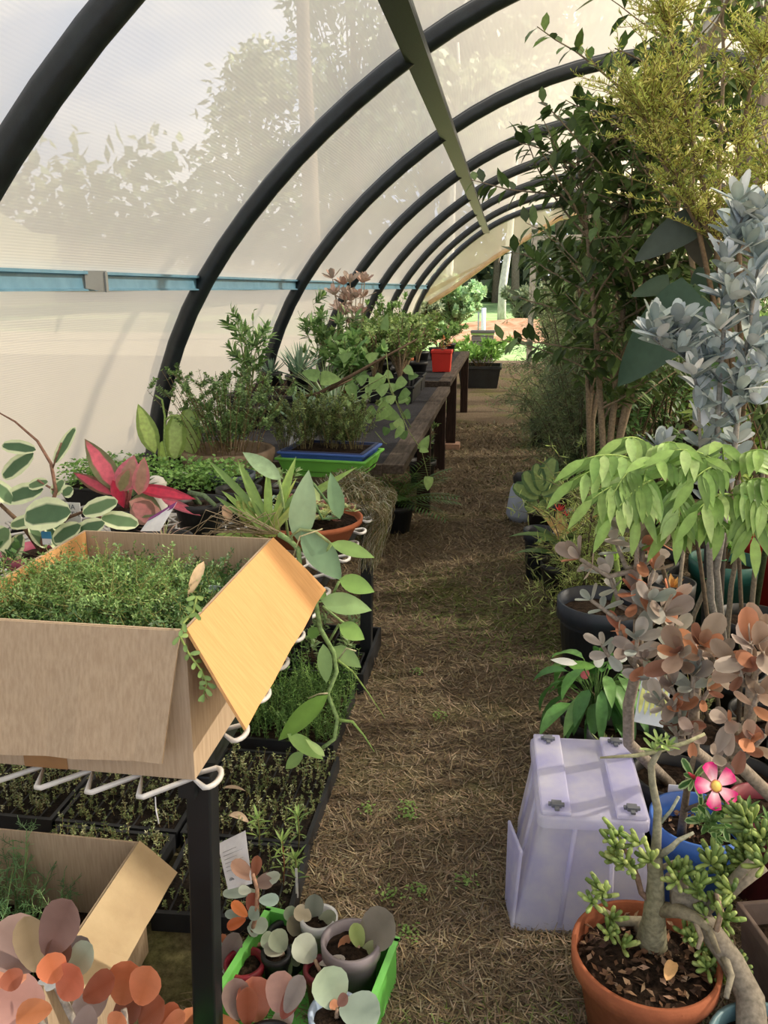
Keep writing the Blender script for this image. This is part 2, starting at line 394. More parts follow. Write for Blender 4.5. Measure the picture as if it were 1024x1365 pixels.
# ------------------------------------------------------------------ setting
def profile(f):      # tunnel section, f in -1..1 (left foot .. right foot) around the centre line X = 1.05
    pr = [(0, 3.13), (.39, 3.105), (.65, 3.05), (.92, 2.97), (1.18, 2.866), (1.53, 2.68), (1.72, 2.55), (2.06, 2.29), (2.29, 2.08), (2.51, 1.835), (2.75, 1.53), (2.9, 1.25), (3.0, 1.0), (3.09, .66), (3.14, .3), (3.16, 0)]
    s = [0]
    for i in range(1, len(pr)): s.append(s[-1] + math.dist(pr[i], pr[i - 1]))
    g = abs(f) * s[-1]
    for i in range(1, len(pr)):
        if g <= s[i] + 1e-9:
            u = (g - s[i - 1]) / (s[i] - s[i - 1]); x = pr[i - 1][0] + (pr[i][0] - pr[i - 1][0]) * u; z = pr[i - 1][1] + (pr[i][1] - pr[i - 1][1]) * u
            return (1.05 + (x if f > 0 else -x), z)
CX = 1.05
def smooth_prof(n=40, off=0):
    pts = [profile(-1 + 2 * i / n) for i in range(n + 1)]
    for _ in range(2): pts = [pts[0]] + [((pts[i - 1][0] + 2 * pts[i][0] + pts[i + 1][0]) / 4, (pts[i - 1][1] + 2 * pts[i][1] + pts[i + 1][1]) / 4) for i in range(1, n)] + [pts[-1]]
    if off:
        q = []
        for i, (x, z) in enumerate(pts):
            a = pts[max(0, i - 1)]; c = pts[min(n, i + 1)]; tx, tz = c[0] - a[0], c[1] - a[1]; l = math.hypot(tx, tz)
            q.append((x - tz / l * off, z + tx / l * off))
        pts = q
    return pts
YN = [.102 + 2.244 * k for k in range(-1, 9)]
YEND = YN[-1]
# ground
g = MB(); g.add([(-14, -6, 0), (16, -6, 0), (16, 18.3, 0), (-14, 18.3, 0)], [(0, 1, 2, 3)])
struct('floor', g, M['ground'])
g = MB(); g.add([(-90, 18.3, 0), (90, 18.3, 0), (90, 120, 2), (-90, 120, 2)], [(0, 1, 2, 3)])
g.add([(-90, -30, -.02), (-14, -30, -.02), (-14, 18.3, 0), (-90, 18.3, 0)], [(0, 1, 2, 3)])
g.add([(16, -30, -.02), (90, -30, -.02), (90, 18.3, 0), (16, 18.3, 0)], [(0, 1, 2, 3)])
struct('lawn', g, M['lawn'])
g = MB(); g.add([(-34, -30, .01), (-14, -30, .01), (-14, 18.2, .012), (-5.5, 18.32, .012), (-5.5, 40, .4), (-34, 40, .4)], [(0, 1, 2, 3, 4, 5)]); struct('dry_paddock', g, pbr('pale_dry_paddock', 'cdbf9f', 'b3a587', .95, 2))
# ribs: every hoop is a thing
proto = None
for k, y in enumerate(YN):
    if proto is None:
        b = MB(); pp = smooth_prof(48)
        b.tube([(x - CX, 0, z) for x, z in pp], .05, 12)
        b.tube([(x - CX, .035, z + .02) for x, z in smooth_prof(48, .02)], .03, 8)
        proto = obj('arched_rib', b, M['rib']); o = proto
    else:
        o = proto.copy(); C.objects.link(o)
    o.location = (CX, y, 0)
    d = ['rearmost behind the viewer', 'just overhead of the viewer', 'closest one at the upper left corner', 'second from the front, crossing the picture above the cardboard box', 'third from the front, beyond the herb planters', 'fourth from the front, above the far bench', 'fifth from the front', 'sixth from the front', 'seventh from the front, last but one before the open end', 'farthest one at the open end of the tunnel'][k]
    tag(o, 'black curved greenhouse rib, ' + d, 'greenhouse rib', 'black arched ribs of the tunnel'); 
# film bays
n = 48
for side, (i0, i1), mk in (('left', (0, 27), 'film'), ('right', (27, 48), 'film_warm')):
    b = MB(); pp = smooth_prof(n, .07)[i0:i1 + 1]; ys = []
    for k in range(len(YN) - 1):
        ys += [YN[k] + (YN[k + 1] - YN[k]) * t for t in (0, .25, .5, .75)]
    ys.append(YEND)
    vs = []; 
    for j, y in enumerate(ys):
        sag = .02 * math.sin(PI * ((y - YN[0]) / 2.244 % 1))
        for i, (x, z) in enumerate(pp):
            dx, dz = x - CX, z; l = math.hypot(dx, dz) or 1
            vs.append((x - dx / l * sag, y, z - dz / l * sag))
    w = len(pp)
    fs = [(j * w + i, j * w + i + 1, (j + 1) * w + i + 1, (j + 1) * w + i) for j in range(len(ys) - 1) for i in range(w - 1)]
    b.add(vs, fs); struct('wall_' + side, b, M[mk], True)
# end wall film and door
pe = smooth_prof(n, .05); b = MB()
def e3(x, y): return aY(x, y, YEND + .02)
A = [(x, z) for x, z in pe[:25]]
pts = [V((x, YEND + .02, z)) for x, z in A if x < e3(770, 262).x]
poly = pts + [e3(772, 258), e3(790, 285), e3(745, 290), e3(700, 318), e3(660, 342), e3(600, 385), e3(572, 402), V((pts[0].x, YEND + .02, 1.25))]
pl = [p for p in poly if p.z > 1.2]
o = MB(); o.add(pl, [tuple(range(len(pl)))]); struct('wall_end', o, M['film_end'])
o = MB(); cpts = [e3(572, 404), e3(600, 387), e3(660, 343), e3(700, 319), e3(745, 291), e3(790, 284)]
o.tube(cpts, .05, 6); 
struct('trim_1', o, pbr('tan_cloth_hem', 'd6bb94', 'c0a27a', .9, 10), True)
o = MB()
o.add([(-2.1, YEND, 0), (-1.85, YEND, 0), (-1.82, YEND, 1.3), (-2.05, YEND, 1.3)], [(0, 1, 2, 3)])
o.add([(2.6, YEND, 0), (4.25, YEND, 0), (3.9, YEND, 1.6), (2.6, YEND, 2.6)], [(0, 1, 2, 3)])
struct('wall_end_lower', o, M['film_end'])
d = thing('door_frame', 'pale metal door frame standing in the open far end of the tunnel', 'door frame', (.9, YEND - .05, 0))
def loc(b, p): return b.shift((-p[0], -p[1], -p[2]))
a1 = aY(709, 395, YEND); x1 = a1.x
b = MB(); b.box((x1 - .06, YEND - .09, 0), (x1 + .06, YEND - .01, 2.75)); obj('door_post', loc(b, d.location), M['galv'], d, False)
b = MB(); b.box((x1, YEND - .08, 2.45), (x1 + 1.6, YEND - .02, 2.55)); obj('door_rail', loc(b, d.location), M['galv'], d, False)
b = MB(); b.box((x1 + 1.55, YEND - .09, 0), (x1 + 1.67, YEND - .01, 2.75)); obj('door_post', loc(b, d.location), M['galv'], d, False)
# side girt, roof purlin, centre beam
b = MB(); yy = (YN[0], YEND)
b.rings([[(-1.73 + u, y, z) for u, z in ((-.04, 1.49), (.036, 1.49), (.036, 1.497), (.022, 1.5), (.018, 1.552), (.04, 1.556), (.04, 1.568), (-.04, 1.568))] for y in yy])
gr = obj('side_rail', b, M['girt'], None, False); tag(gr, 'long blue steel rail running along the left wall at eye height', 'rail')
p = aX(123, 375, -1.70)
b = MB(); b.slab([(-1.70, p.y - .06, 1.50), (-1.64, p.y + .01, 1.485), (-1.64, p.y + .01, 1.57), (-1.70, p.y - .06, 1.57)], .006)
b.slab([(-1.64, p.y + .0, 1.485), (-1.64, p.y + .02, 1.485), (-1.64, p.y + .02, 1.565), (-1.64, p.y, 1.565)], .006)
o = obj('rail_bracket', b, plastic('8a8d8c'), None, False); tag(o, 'small grey metal bracket clipped on the blue wall rail', 'bracket')
b = MB(); b.box((-.55, YN[0], 2.59), (-.43, YEND, 2.605)); b.box((-.55, YN[0], 2.60), (-.535, YEND, 2.635)); b.box((-.445, YN[0], 2.60), (-.43, YEND, 2.635))
o = obj('roof_purlin', b, M['purlin'], None, False); tag(o, 'dark green metal purlin running lengthwise under the roof arches', 'purlin')
b = MB(); b.box((1.03, YN[0], 2.86), (1.15, YEND, 2.95)); b.box((1.0, YN[0], 2.95), (1.18, YEND, 2.965))
o = obj('centre_beam', b, M['galv'], None, False); tag(o, 'pale metal beam along the tunnel ridge carried by the timber poles', 'beam')
for i, (y, l) in enumerate(((4.3, 'nearest, behind the silver-leaved shrub'), (7.8, 'middle one inside the tall leafy trees'), (12.9, 'farthest one, near the open end'))):
    b = MB(); b.tube([(0, 0, 0), (.01, 0, 1), (-.01, .01, 2), (0, 0, 2.86)], [.075, .068, .065, .062], 12)
    o = obj('timber_pole', b, M['pole']); o.location = (1.09, y, 0); tag(o, 'grey timber support pole, ' + l, 'pole', 'timber poles under the ridge beam')

# ---------------------------------------------------------------- outside
sky = 0
def tree(label, x, y, h, tr, crown, z0, cols, n, L, W, trunk='bark', nst=7, lean=0, name='gum_tree', group=None, cat='tree', rz=0):
    t = thing(name, label, cat, (x, y, 0), rz, group)
    s = MB(); pts = [(lean * (k / 6) ** 1.3 + U(-.1, .1) * (k > 0), U(-.1, .1) * (k > 0), h * .97 * k / 6) for k in range(7)]
    s.tube(pts, [tr, tr * .3], 8)
    lm = MB(); cc = [hx(c) for c in cols]
    blobs = []
    for i in range(nst):
        f = U(.45, .95); z = z0 + (h - z0) * f; a = U(0, 6.3); r = crown * U(.3, .8) * (1.2 - f * .5)
        e = V((pts[-1][0] * f + math.cos(a) * r, math.sin(a) * r, z)); q = V((lean * f, 0, z0 + (z - z0) * .5))
        s.tube([q, q.lerp(e, .5) + V((0, 0, .2)), e], [tr * .35, tr * .08], 5); blobs.append(e)
    for i in range(n):
        e = random.choice(blobs); p = e + rdir() * crown * .42 * R() ** .4 * U(.6, 1.1)
        leaf(lm, p, rdir(-1, .3), rdir(0, 1), L * U(.6, 1.3), W * U(.6, 1.3), jit(random.choice(cc), .25), S=1)
    obj('trunk', s, M[trunk], t); obj('crown', lm, LEAF, t); return t
GC = ['75825f', '86926f', '96a07f', '66735a', 'a3ab8c']  # paler grey-greens, distance haze mixed into the leaf colour
# big gum seen through the left film
tree('tall spreading gum tree seen blurred through the left film', aY(410, 90, 24).x, 24, 15, .3, 4.6, 8.5, ['4e5740', '5b6349', '434b38'], 14000, .34, .15, nst=30)
tree('smaller gum tree behind the tunnel roof left of the ridge', -2.5, 34, 13, .3, 4, 6, ['4e5740', '5b6349', '434b38'], 6000, .34, .15, nst=14)
b = MB(); hpts = []
for i in range(26):
    y = -30 + i * 3.4; hpts.append((-28, y, 5.2 + .6 * math.sin(i * .7) + .3 * math.sin(i * 2.1)))
b.add([(x, y, 0) for x, y, z in hpts] + hpts + [(-44, y, z + 1.5) for x, y, z in hpts], [(i + r * 26, i + 1 + r * 26, i + 27 + r * 26, i + 26 + r * 26) for i in range(25) for r in (0, 1)])
o = struct('hillside', b, pbr('far_hillside', '8f9078', '767a62', .95, .3), True)
# forest beyond the lawn
k = 0
bx = [(-13, 44), (-9.5, 50), (-7, 41), (-4.5, 47), (-2.8, 43), (-.8, 52), (.4, 44), (2.6, 48), (4.6, 43), (7, 47), (10, 45), (14, 50), (18, 46), (-.1, 58), (3.5, 60), (-6, 60)]
wh = ['thin', 'broad', 'leaning', 'pale-crowned', 'dark', 'tall']
for i, (x, y) in enumerate(bx):
    tree('grey-green gum tree in the forest edge beyond the lawn', x, y, U(13, 19), .22, U(3, 4.2), 1.5, GC, 2600, .6, .26, nst=22, group='forest gum trees beyond the lawn', name='forest_tree', lean=U(-.6, .6))
def white_trunk(px, y, label, ln, r):
    q = aY(px, 440, y); t = tree(label, q.x, y, 9.5, r, 2.2, 5.5, GC, 1500, .5, .2, 'whitebark', 8, ln, 'white_gum')
white_trunk(668, 33, 'slim white-trunked gum tree standing right of the round bush', .5, .17)
white_trunk(598, 30, 'white-trunked gum tree behind the pale round bush at the tunnel mouth', .2, .15)
b = MB(); cc = [hx(c) for c in ['65735a', '738064', '58664e', '828f6c']]  # undergrowth greens paled for haze as well
for i in range(16000):
    x = U(-40, 40); y = 52 + U(0, 10); z = U(0, 11 + 2 * math.sin(x)) * R() ** .5
    leaf(b, (x, y, z), rdir(), rdir(), U(.7, 1.6), U(.4, .9), jit(random.choice(cc), .3), S=1)
o = obj('forest_undergrowth', b, LEAF); tag(o, 'dense grey-green forest undergrowth closing the view behind the lawn', 'undergrowth', kind='stuff')
q = aY(606, 425, 27); t = thing('round_bush', 'pale green rounded bush on the dirt bank outside the far end', 'bush', (q.x, 27, 0)); s = MB(); lm = MB()
bush(s, lm, (0, 0, 0), 1.75, 1.05, 14, 150, .16, .08, ['a0bd8e', '8fae7c', 'b3cc9f'], twigs=6, twl=.4, S=1, r=.03); parts(t, s, lm)
for _ in range(2500):
    pass
t = None
for i, (px, yy) in enumerate(((560, 26), (700, 30), (735, 28), (760, 31), (790, 29))):
    q = aY(px, 425, yy); t = thing('lawn_shrub', ['olive shrub left of the pale round bush', 'low shrub right of the white trunk by the dirt bank', 'grey-green shrub behind the door frame post', 'leafy shrub in the middle of the tunnel mouth view', 'dark shrub behind the farthest timber pole'][i], 'shrub', (q.x, yy, 0), group='shrubs along the dirt bank'); s = MB(); lm = MB()
    bush(s, lm, (0, 0, 0), U(1.2, 2), .9, 10, 110, .24, .1, GC, twigs=5, twl=.4, S=1, r=.03); parts(t, s, lm)
# dirt bank
b = MB(); nx, ny = 40, 8; q = aY(655, 430, 25)
vs = []
for j in range(ny + 1):
    for i in range(nx + 1):
        u = i / nx * 2 - 1; v = j / ny * 2 - 1
        vs.append((q.x + 4.2 + u * 6.5, 25.5 + v * 3, max(-.02, .75 * (1 - abs(v)) ** .7 * (1 - u * u) ** .4 + U(-.06, .06) - .02 if abs(v) < 1 and abs(u) < 1 else -.02)))
b.add(vs, [(j * (nx + 1) + i, j * (nx + 1) + i + 1, (j + 1) * (nx + 1) + i + 1, (j + 1) * (nx + 1) + i) for j in range(ny) for i in range(nx)])
struct('dirt_bank', b, M['dirt'], True)
q = aZ(644, 452, 0); q = aY(644, 447, 20.5)
t = thing('white_post', 'short white post standing on the lawn in front of the dirt bank', 'post', (q.x, 20.5, 0)); b = MB(); b.tube([(0, 0, 0), (0, 0, 1.05)], .055, 10); obj('post', b, M['paper'], t); b = MB(); b.tube([(-.12, 0, .25), (-.12, 0, .95)], .02, 6); obj('wire_stay', b, M['galv'], t)
# slatted grey crate with green lid at the far end
q = aY(643, 470, 17.2)
t = thing('slatted_bin', 'grey slatted bin with a green stripe standing on the lawn at the tunnel mouth', 'bin', (q.x, 17.2, 0))
for i in range(5):
    b = MB(); b.box((-.22, -.2, .05 + i * .11), (.22, .2, .135 + i * .11)); obj('slat_row', b, plastic('84868a'), t, False)
b = MB(); b.box((-.23, -.21, .6), (.23, .21, .64)); obj('lid_stripe', b, plastic('8fc36a'), t, False); b = MB(); b.box((-.24, -.22, .64), (.24, .22, .68)); obj('lid', b, plastic('6d7073'), t, False)

# ---------------------------------------------------------------- grass
b = MB(); straw = [hx(c) for c in ['857663', '74654f', '9c8d76', '5f5342', '857a5f', '6a5c4a']]; grn = [hx(c) for c in ['5f6b3c', '70804a', '53602f', '7b8650']]
def gpatch(x, y): return math.sin(x * 2.7 + 1.3 * math.sin(y * 1.9)) + math.sin(y * 2.3 + x * 1.1) 
for i in range(105000):
    y = .9 + 8.6 * R() ** 1.8; x = U(-.95, 1.3) if y > 2.2 else U(-.62, .75)
    c = jit(random.choice(grn if (gpatch(x, y) + U(-1, 1) > 1.0 and R() < .7) else straw), .25); a = U(0, 6.3); h = U(.008, .03) * (1 + y * .08)
    flat = R() < .65; l = U(.02, .05) * (1 + y * .1); w = .0012 * (1 + y * .35)
    dx, dy = math.cos(a), math.sin(a)
    e = (x + dx * l, y + dy * l, U(.002, .012) if flat else h)
    z = U(0, .008)
    b.add([(x - dy * w, y + dx * w, z), (x + dy * w, y - dx * w, z), e], [(0, 1, 2)], c)
o = obj('grass_blades', b, MUTE, None, False); tag(o, 'short dry brown grass blades covering the path between the benches', 'grass', kind='stuff')
for i, (px, py) in enumerate([(490, 1085), (545, 1095), (720, 470), (560, 1195), (520, 1200), (545, 1250), (545, 1080), (555, 900), (620, 1180), (585, 960)]):
    q = aZ(px, py, 0)
    if py < 500: continue
    t = thing('clover_weed', 'green clover weed in the path, ' + ['left edge near the seedling trays', 'just right of the first clover patch', '', 'near the green crate of pots', 'beside the green crate rim', 'right of the green crate corner', 'above the green crate, mid path', 'higher up the path by the black tray', 'middle of the path by the clear bin', 'halfway up the path'][i], 'weed', q, group='clover weeds in the path'); lm = MB()
    for _ in range(34):
        r = U(0, .035); a = U(0, 6.3); leaf(lm, (r * math.cos(a), r * math.sin(a), U(.012, .025)), rdir(-.1, .4), (0, 0, 1), U(.008, .013), U(.006, .01), jit(hx('6d8a48'), .2), shape='oval', S=2)
    obj('leaves', lm, LEAF, t)
# ------------------------------------------------------------------ LEFT: wire table
TZ = .70; XE = -.47
t = thing('wire_table', 'long plant table with a white zigzag wire top on black steel legs', 'table', (-1.1, 2.1, 0)); tl = t.location
b = MB(); y0, y1, x0 = 1.115, 3.07, -1.74
pitch = .15; per = .09; y1 = y0 + pitch * 13
for k in range(13):
    yc = y0 + pitch * (k + .5); n = int((XE - x0) / per)
    def zig(sg):
        o = []
        for i in range(n):
            x = XE - .03 - i * per
            o += [(x - per * .02, yc + sg * .006, TZ - .006), (x - per * .7, yc + sg * .07, TZ - .006), (x - per * .78, yc + sg * .07, TZ - .006)]
        return o
    end = [(XE + .016 * math.cos(a) - .002, yc + .03 * math.sin(a), TZ - .006) for a in [-PI / 2 + PI * i / 8 for i in range(9)]]
    A_ = zig(-1); B_ = zig(1)
    b.tube(A_[::-1] + end + B_, .0052, 6)
obj('wire_top', loc(b, tl), M['whitewire'], t)
b = MB()
for x in (XE - .05, x0 + .03): b.box((x - .015, y0 + .08, TZ - .055), (x + .015, y1 - .02, TZ - .02))
for y in (1.5, 2.1, y1 - .05): b.box((x0 + .03, y - .015, TZ - .055), (XE - .05, y + .015, TZ - .02))
obj('top_frame', loc(b, tl), M['blackmetal'], t, False)
for (x, y, fx) in ((-.505, 1.235, -.53), (-.515, 3.1, -.525), (-1.7, 1.24, -1.7), (-1.7, 3.1, -1.7)):
    b = MB(); w = .023
    b.rings([[(q - w, y - w, z), (q + w, y - w, z), (q + w, y + w, z), (q - w, y + w, z)] for q, z in ((fx, 0), (x, TZ - .02))])
    obj('leg', loc(b, tl), M['blackmetal'], t, False, bevel=.004)
# ------------------------------------------------------------------ timber benches
def bench(label, ya, yb, z, legs, w=-1.8):
    t = thing('timber_bench', label, 'bench', (-1.1, (ya + yb) / 2, 0), group=None); L = t.location
    b = MB(); b.box((w, ya + .02, z - .03), (-.52, yb - .02, z - .005)); obj('top_mat', loc(b, L), M['weed'], t, False)
    b = MB(); b.slab([(-.56, ya, z), (-.455, ya, z), (-.455, yb, z), (-.56, yb, z)], .045); obj('edge_board', loc(b, L), M['wood'], t, False, bevel=.004)
    b = MB(); b.box((w, ya - .01, z - .06), (-.56, ya + .03, z - .002)); obj('end_board', loc(b, L), M['wood'], t, False)
    for x, y, br in legs:
        b = MB(); b.box((x - .045, y - .035, .05 if br else 0), (x + .045, y + .035, z - .045)); lg = obj('leg', loc(b, L), M['woodred'], t, False, bevel=.004)
        if br:
            b = MB(); b.box((x - .06, y - .1, 0), (x + .09, y + .06, .055)); obj('brick_foot', loc(b, L), M['brick'], lg, False)
    return t
bench('dark timber bench topped with black weed mat, nearer of two', 3.78, 7.02, .70, [(-.53, 5.55, 0), (-1.75, 5.5, 0), (-1.75, 3.9, 0), (-1.2, 3.9, 0), (-.53, 6.95, 0)])
bench('farther grey timber bench carrying the red pot', 7.06, 10.6, .74, [(-.5, 7.95, 1), (-.5, 10.4, 0), (-1.75, 7.4, 0), (-1.75, 10.4, 0)])

# ------------------------------------------------------------------ big cardboard box on the wire table
def carton(name, label, x0, x1, y0, y1, z0, h, flaps, th=.005, cat='box'):
    t = thing(name, label, cat, ((x0 + x1) / 2, (y0 + y1) / 2, z0)); L = t.location
    b = MB(); z1 = z0 + h
    b.box((x0, y0, z0), (x1, y1, z0 + th)); b.box((x0, y0, z0 + th), (x1, y0 + th, z1)); b.box((x0, y1 - th, z0 + th), (x1, y1, z1)); b.box((x0, y0 + th, z0 + th), (x0 + th, y1 - th, z1 - .0005)); b.box((x1 - th, y0 + th, z0 + th), (x1, y1 - th, z1 - .0005))
    obj('carton_body', loc(b, L), M['card'], t, False)
    for (q, mk) in flaps:
        b = MB(); q = [V(p) for p in q]; a, c, d, e = q; n = 8; vs = []
        nn = (c - a).cross(e - a).normalized()
        rr = [[a.lerp(c, i / n).lerp(e.lerp(d, i / n), j / 3) + nn * (.004 * math.sin(i * 2.1) * (j / 3) + U(-.001, .001)) for i in range(n + 1)] for j in range(4)]
        for s in (0, -th):
            vs += [p + nn * s for r in rr for p in r]
        w = n + 1; m_ = 4 * w
        fs = [(j * w + i, j * w + i + 1, (j + 1) * w + i + 1, (j + 1) * w + i) for j in range(3) for i in range(n)] + [(m_ + (j + 1) * w + i, m_ + (j + 1) * w + i + 1, m_ + j * w + i + 1, m_ + j * w + i) for j in range(3) for i in range(n)]
        ed = [i for i in range(w)] + [j * w + n for j in range(1, 4)] + [3 * w + i for i in range(n - 1, -1, -1)] + [j * w for j in range(2, 0, -1)]
        fs += [(ed[i], ed[i] + m_, ed[(i + 1) % len(ed)] + m_, ed[(i + 1) % len(ed)]) for i in range(len(ed))]
        b.add(vs, fs); obj('flap', loc(b, L), M[mk], t, False)
    return t
bx0, bx1, by0, by1, bz, bh = -.93, -.492, 1.17, 1.68, .70, .272; zt = bz + bh
BOX = carton('cardboard_box', 'open brown cardboard box full of creeping thyme on the front of the wire table', bx0, bx1, by0, by1, bz, bh, [
    ([(bx1, by0, zt), (bx1, by1, zt), (-.385, 1.705, .845), (-.385, 1.12, .83)], 'cardsun'),
    ([(bx0, by0 - .002, zt), (bx1 - .005, by0 - .002, zt), (bx1 - .032, by0 - .045, zt - .213), (bx0, by0 - .05, zt - .222)], 'card'),
])
b = MB(); b.box((bx0 + .006, by0 + .008, bz + .15), (bx0 + .008, by1 - .008, zt - .001)); obj('sunlit_inner_face', loc(b, BOX.location), M['cardsun'], BOX, False)  # thin slab added to paint sunlight on the left inner wall
b = MB(); b.box((-.80, by0 - .0015, bz), (-.72, by0 - .0003, bz + .10)); obj('packing_tape', loc(b, BOX.location), pbr('brown_tape', 'a98058', '9a7450', .25, 10), BOX, False)
def scramble(lm, sm, x0, x1, y0, y1, z, n, ln, L, W, cols, up=.5, hgt=.03, S=1, k=6, tw=.0012, scol='8a8a55', wild=.35):
    """low tangle of creeping stems with small leaves in pairs"""
    cc = [hx(c) for c in cols]
    for i in range(n):
        p = V((U(x0, x1), U(y0, y1), z + U(-.3, 1) * hgt)); d = (rdir(-.1, .5) + V((0, 0, up * R()))).normalized(); pts = [p]
        ll = ln * U(.5, 1.3)
        for j in range(k): d = (d + rdir() * wild).normalized(); pts.append(pts[-1] + d * ll / k)
        if i % 2 == 0: sm.tube(pts, [tw, tw * .6], 3, jit(hx(scol)), False)
        c = random.choice(cc); c = jit(c, .2)
        for j in range(1, k + 1):
            t = (pts[j] - pts[j - 1]).normalized(); o = rdir(); o = (o - t * o.dot(t)).normalized()
            for s in (1, -1): leaf(lm, pts[j], o * s + t * .5, t, L * U(.7, 1.2), W, jit(c, .12), S=S, shape='oval')
        for s in range(2): leaf(lm, pts[-1], t + rdir() * .5, t.orthogonal(), L, W, jit(c, .1), S=S)
t = thing('creeping_thyme', 'dense green creeping thyme seedlings filling the open cardboard box', 'plant', (-.7, 1.42, .71)); lm = MB(); sm = MB()
s = MB(); s.box((bx0 + .012, by0 + .012, .71), (bx1 - .012, by1 - .012, .86)); obj('soil_block', loc(s, t.location), M['soil'], t, False)
scramble(lm, sm, bx0 + .02, bx1 - .03, by0 + .055, by1 - .12, .89, 2600, .055, .0095, .0036, ['5a7a44', '6c8c54', '4a6a3a', '80a068', '3c5832', '76926c'], .7, .04)
scramble(lm, sm, bx0 + .02, bx1 - .1, by0 + .1, by1 - .2, .93, 700, .06, .008, .0034, ['7d9a5c', '8fab6c', '6c8c4c'], .8, .04)
scramble(lm, sm, bx0 + .1, bx1 - .02, by1 - .14, by1 - .02, .86, 400, .06, .011, .004, ['3f5c34', '4c6c3c', '5d7d4a'], .9, .03)
parts(t, sm.shift(-V(t.location)), lm.shift(-V(t.location)))
# trailing strand over the front corner
t = thing('trailing_sedum', 'fleshy green sedum strand hanging over the front right corner of the big cardboard box', 'plant', (-.49, 1.2, .96)); lm = MB(); sm = MB()
st = [(262, 795), (258, 815), (245, 830), (240, 848), (252, 872), (268, 893), (276, 910), (272, 925)]; P = [aY(x, y, 1.155 if i > 1 else 1.2) for i, (x, y) in enumerate(st)]
sm.tube(P, [.0022, .0015], 6, hx('8da05c'))
for i in range(len(P) - 1):
    for f in (0, .5):
        p = P[i].lerp(P[i + 1], f); tt = (P[i + 1] - P[i]).normalized(); o = rdir(); o = (o - tt * o.dot(tt)).normalized()
        for s in (1, -1): leaf(lm, p, o * s + tt * .4, V((0, -1, .5)), U(.013, .02), .009, jit(hx('7e9c5c'), .12), shape='spoon', S=4)
rosette(lm, P[-1], (P[-1] - P[-2]), 6, .018, .01, ['7e9c5c', '8fae6a'], .3, 1.2)
parts(t, sm.shift(-V(t.location)), lm.shift(-V(t.location)), FLESH)
t = thing('dead_leaf', 'long curled pale dead leaf lying on the thyme in the cardboard box', 'leaf', aY(262, 782, 1.4)); b = MB()
lpx(b, (272, 748), (250, 795), 14, 1.42, 'cdb491', shape='lance', curve=.5, Y2=1.36, fold=.3); obj('blade', loc(b, t.location), MUTE, t)
t = thing('plant_marker', 'blank pale blue plastic plant marker stuck in the thyme by the right flap', 'marker', aY(286, 783, 1.45)); b = MB(); b.box((-.013, -.001, -.03), (.013, .001, .004)); obj('marker_plate', b, plastic('b9c7d0'), t, False, bevel=.0008)

# ------------------------------------------------------------------ peperomia in a pink pot
pp = aZ(50, 742, .80); t = thing('variegated_peperomia', 'variegated rubber plant with cream-edged leaves in a pink pot left of the box', 'potted plant', (pp.x, pp.y, TZ)); L = V(t.location)
pot(t, .088, .065, .12, plastic('a8506a', .5), soil=.85)
sm = MB(); lm = MB(); Y = pp.y - .02
def stems(sm, lst, r, col, Y, Y2=None, n=6):
    P = [aY(x, y, Y + ((Y2 or Y) - Y) * i / max(1, len(lst) - 1)) for i, (x, y) in enumerate(lst)]; sm.tube(P, r, n, hx(col)); return P
stems(sm, [(55, 735), (62, 690), (75, 655), (68, 618), (50, 588), (20, 562), (-5, 548)], [.007, .002], '8a6a5a', Y)
stems(sm, [(55, 735), (30, 700), (0, 672)], [.007, .005], '6f5a48', Y); stems(sm, [(60, 720), (90, 690), (112, 682), (135, 690)], [.006, .003], '7a6050', Y, Y - .1)
stems(sm, [(75, 655), (50, 640)], .003, '8a6a5a', Y); stems(sm, [(70, 625), (82, 590)], .0025, '8a6a5a', Y)
G1, E1 = '56734f', 'd3dcb4'
for a, c_, w, dy in [((95, 683), (28, 688), 46, -.12), ((12, 705), (-12, 730), 34, -.1), ((110, 684), (155, 667), 26, -.1), ((135, 690), (184, 698), 26, -.1), ((140, 697), (96, 712), 26, -.12), ((108, 700), (68, 722), 26, -.12),
                     ((58, 652), (4, 664), 28, 0), ((64, 642), (36, 648), 16, 0), ((48, 600), (0, 592), 20, 0), ((45, 604), (0, 638), 24, 0), ((72, 618), (99, 570), 15, 0), ((84, 660), (96, 650), 18, -.05), ((70, 660), (84, 640), 16, 0),
                     ((20, 672), (-14, 640), 24, 0), ((62, 700), (92, 742), 22, -.05), ((30, 712), (4, 760), 24, -.04), ((62, 730), (40, 700), 18, 0), ((70, 700), (120, 720), 20, -.08), ((60, 690), (10, 700), 20, -.04)]:
    lpx(lm, a, c_, w, Y + dy, random.choice([G1, '4d6a4c', '64805a']), E1, 'oval', 6, fold=.2, curve=.2)
parts(t, sm.shift(-L), lm.shift(-L), FLESH)
def letters(txt, p, h, parent, col='44506a', rot=(PI / 2, 0, 0)):
    cu_ = bpy.data.curves.new('print', 'FONT'); cu_.body = txt; cu_.size = h; cu_.align_x = 'CENTER'; cu_.resolution_u = 3
    o = bpy.data.objects.new('tmp', cu_); C.objects.link(o); dg = bpy.context.evaluated_depsgraph_get(); me = bpy.data.meshes.new_from_object(o.evaluated_get(dg)); C.objects.unlink(o); bpy.data.objects.remove(o)
    me.materials.clear(); me.materials.append(plastic(col)); q = bpy.data.objects.new('printed_text', me); C.objects.link(q); q.parent = parent; q.location = p; q.rotation_euler = rot; return q
q = aY(97, 685, Y - .03); t = thing('plant_label', 'white plant label with blue capitals standing behind the cream-edged leaves', 'label', q)
b = MB(); b.box((-.022, 0, -.045), (.022, .0015, .03)); pl_ = obj('card', b, M['paper'], t, False); letters('IA\nATA', (0, -.001, .012), .019, pl_)
q = aY(62, 718, Y - .11); t = thing('plant_label', 'small blue and white plant tag on the rim of the pink pot', 'label', q)
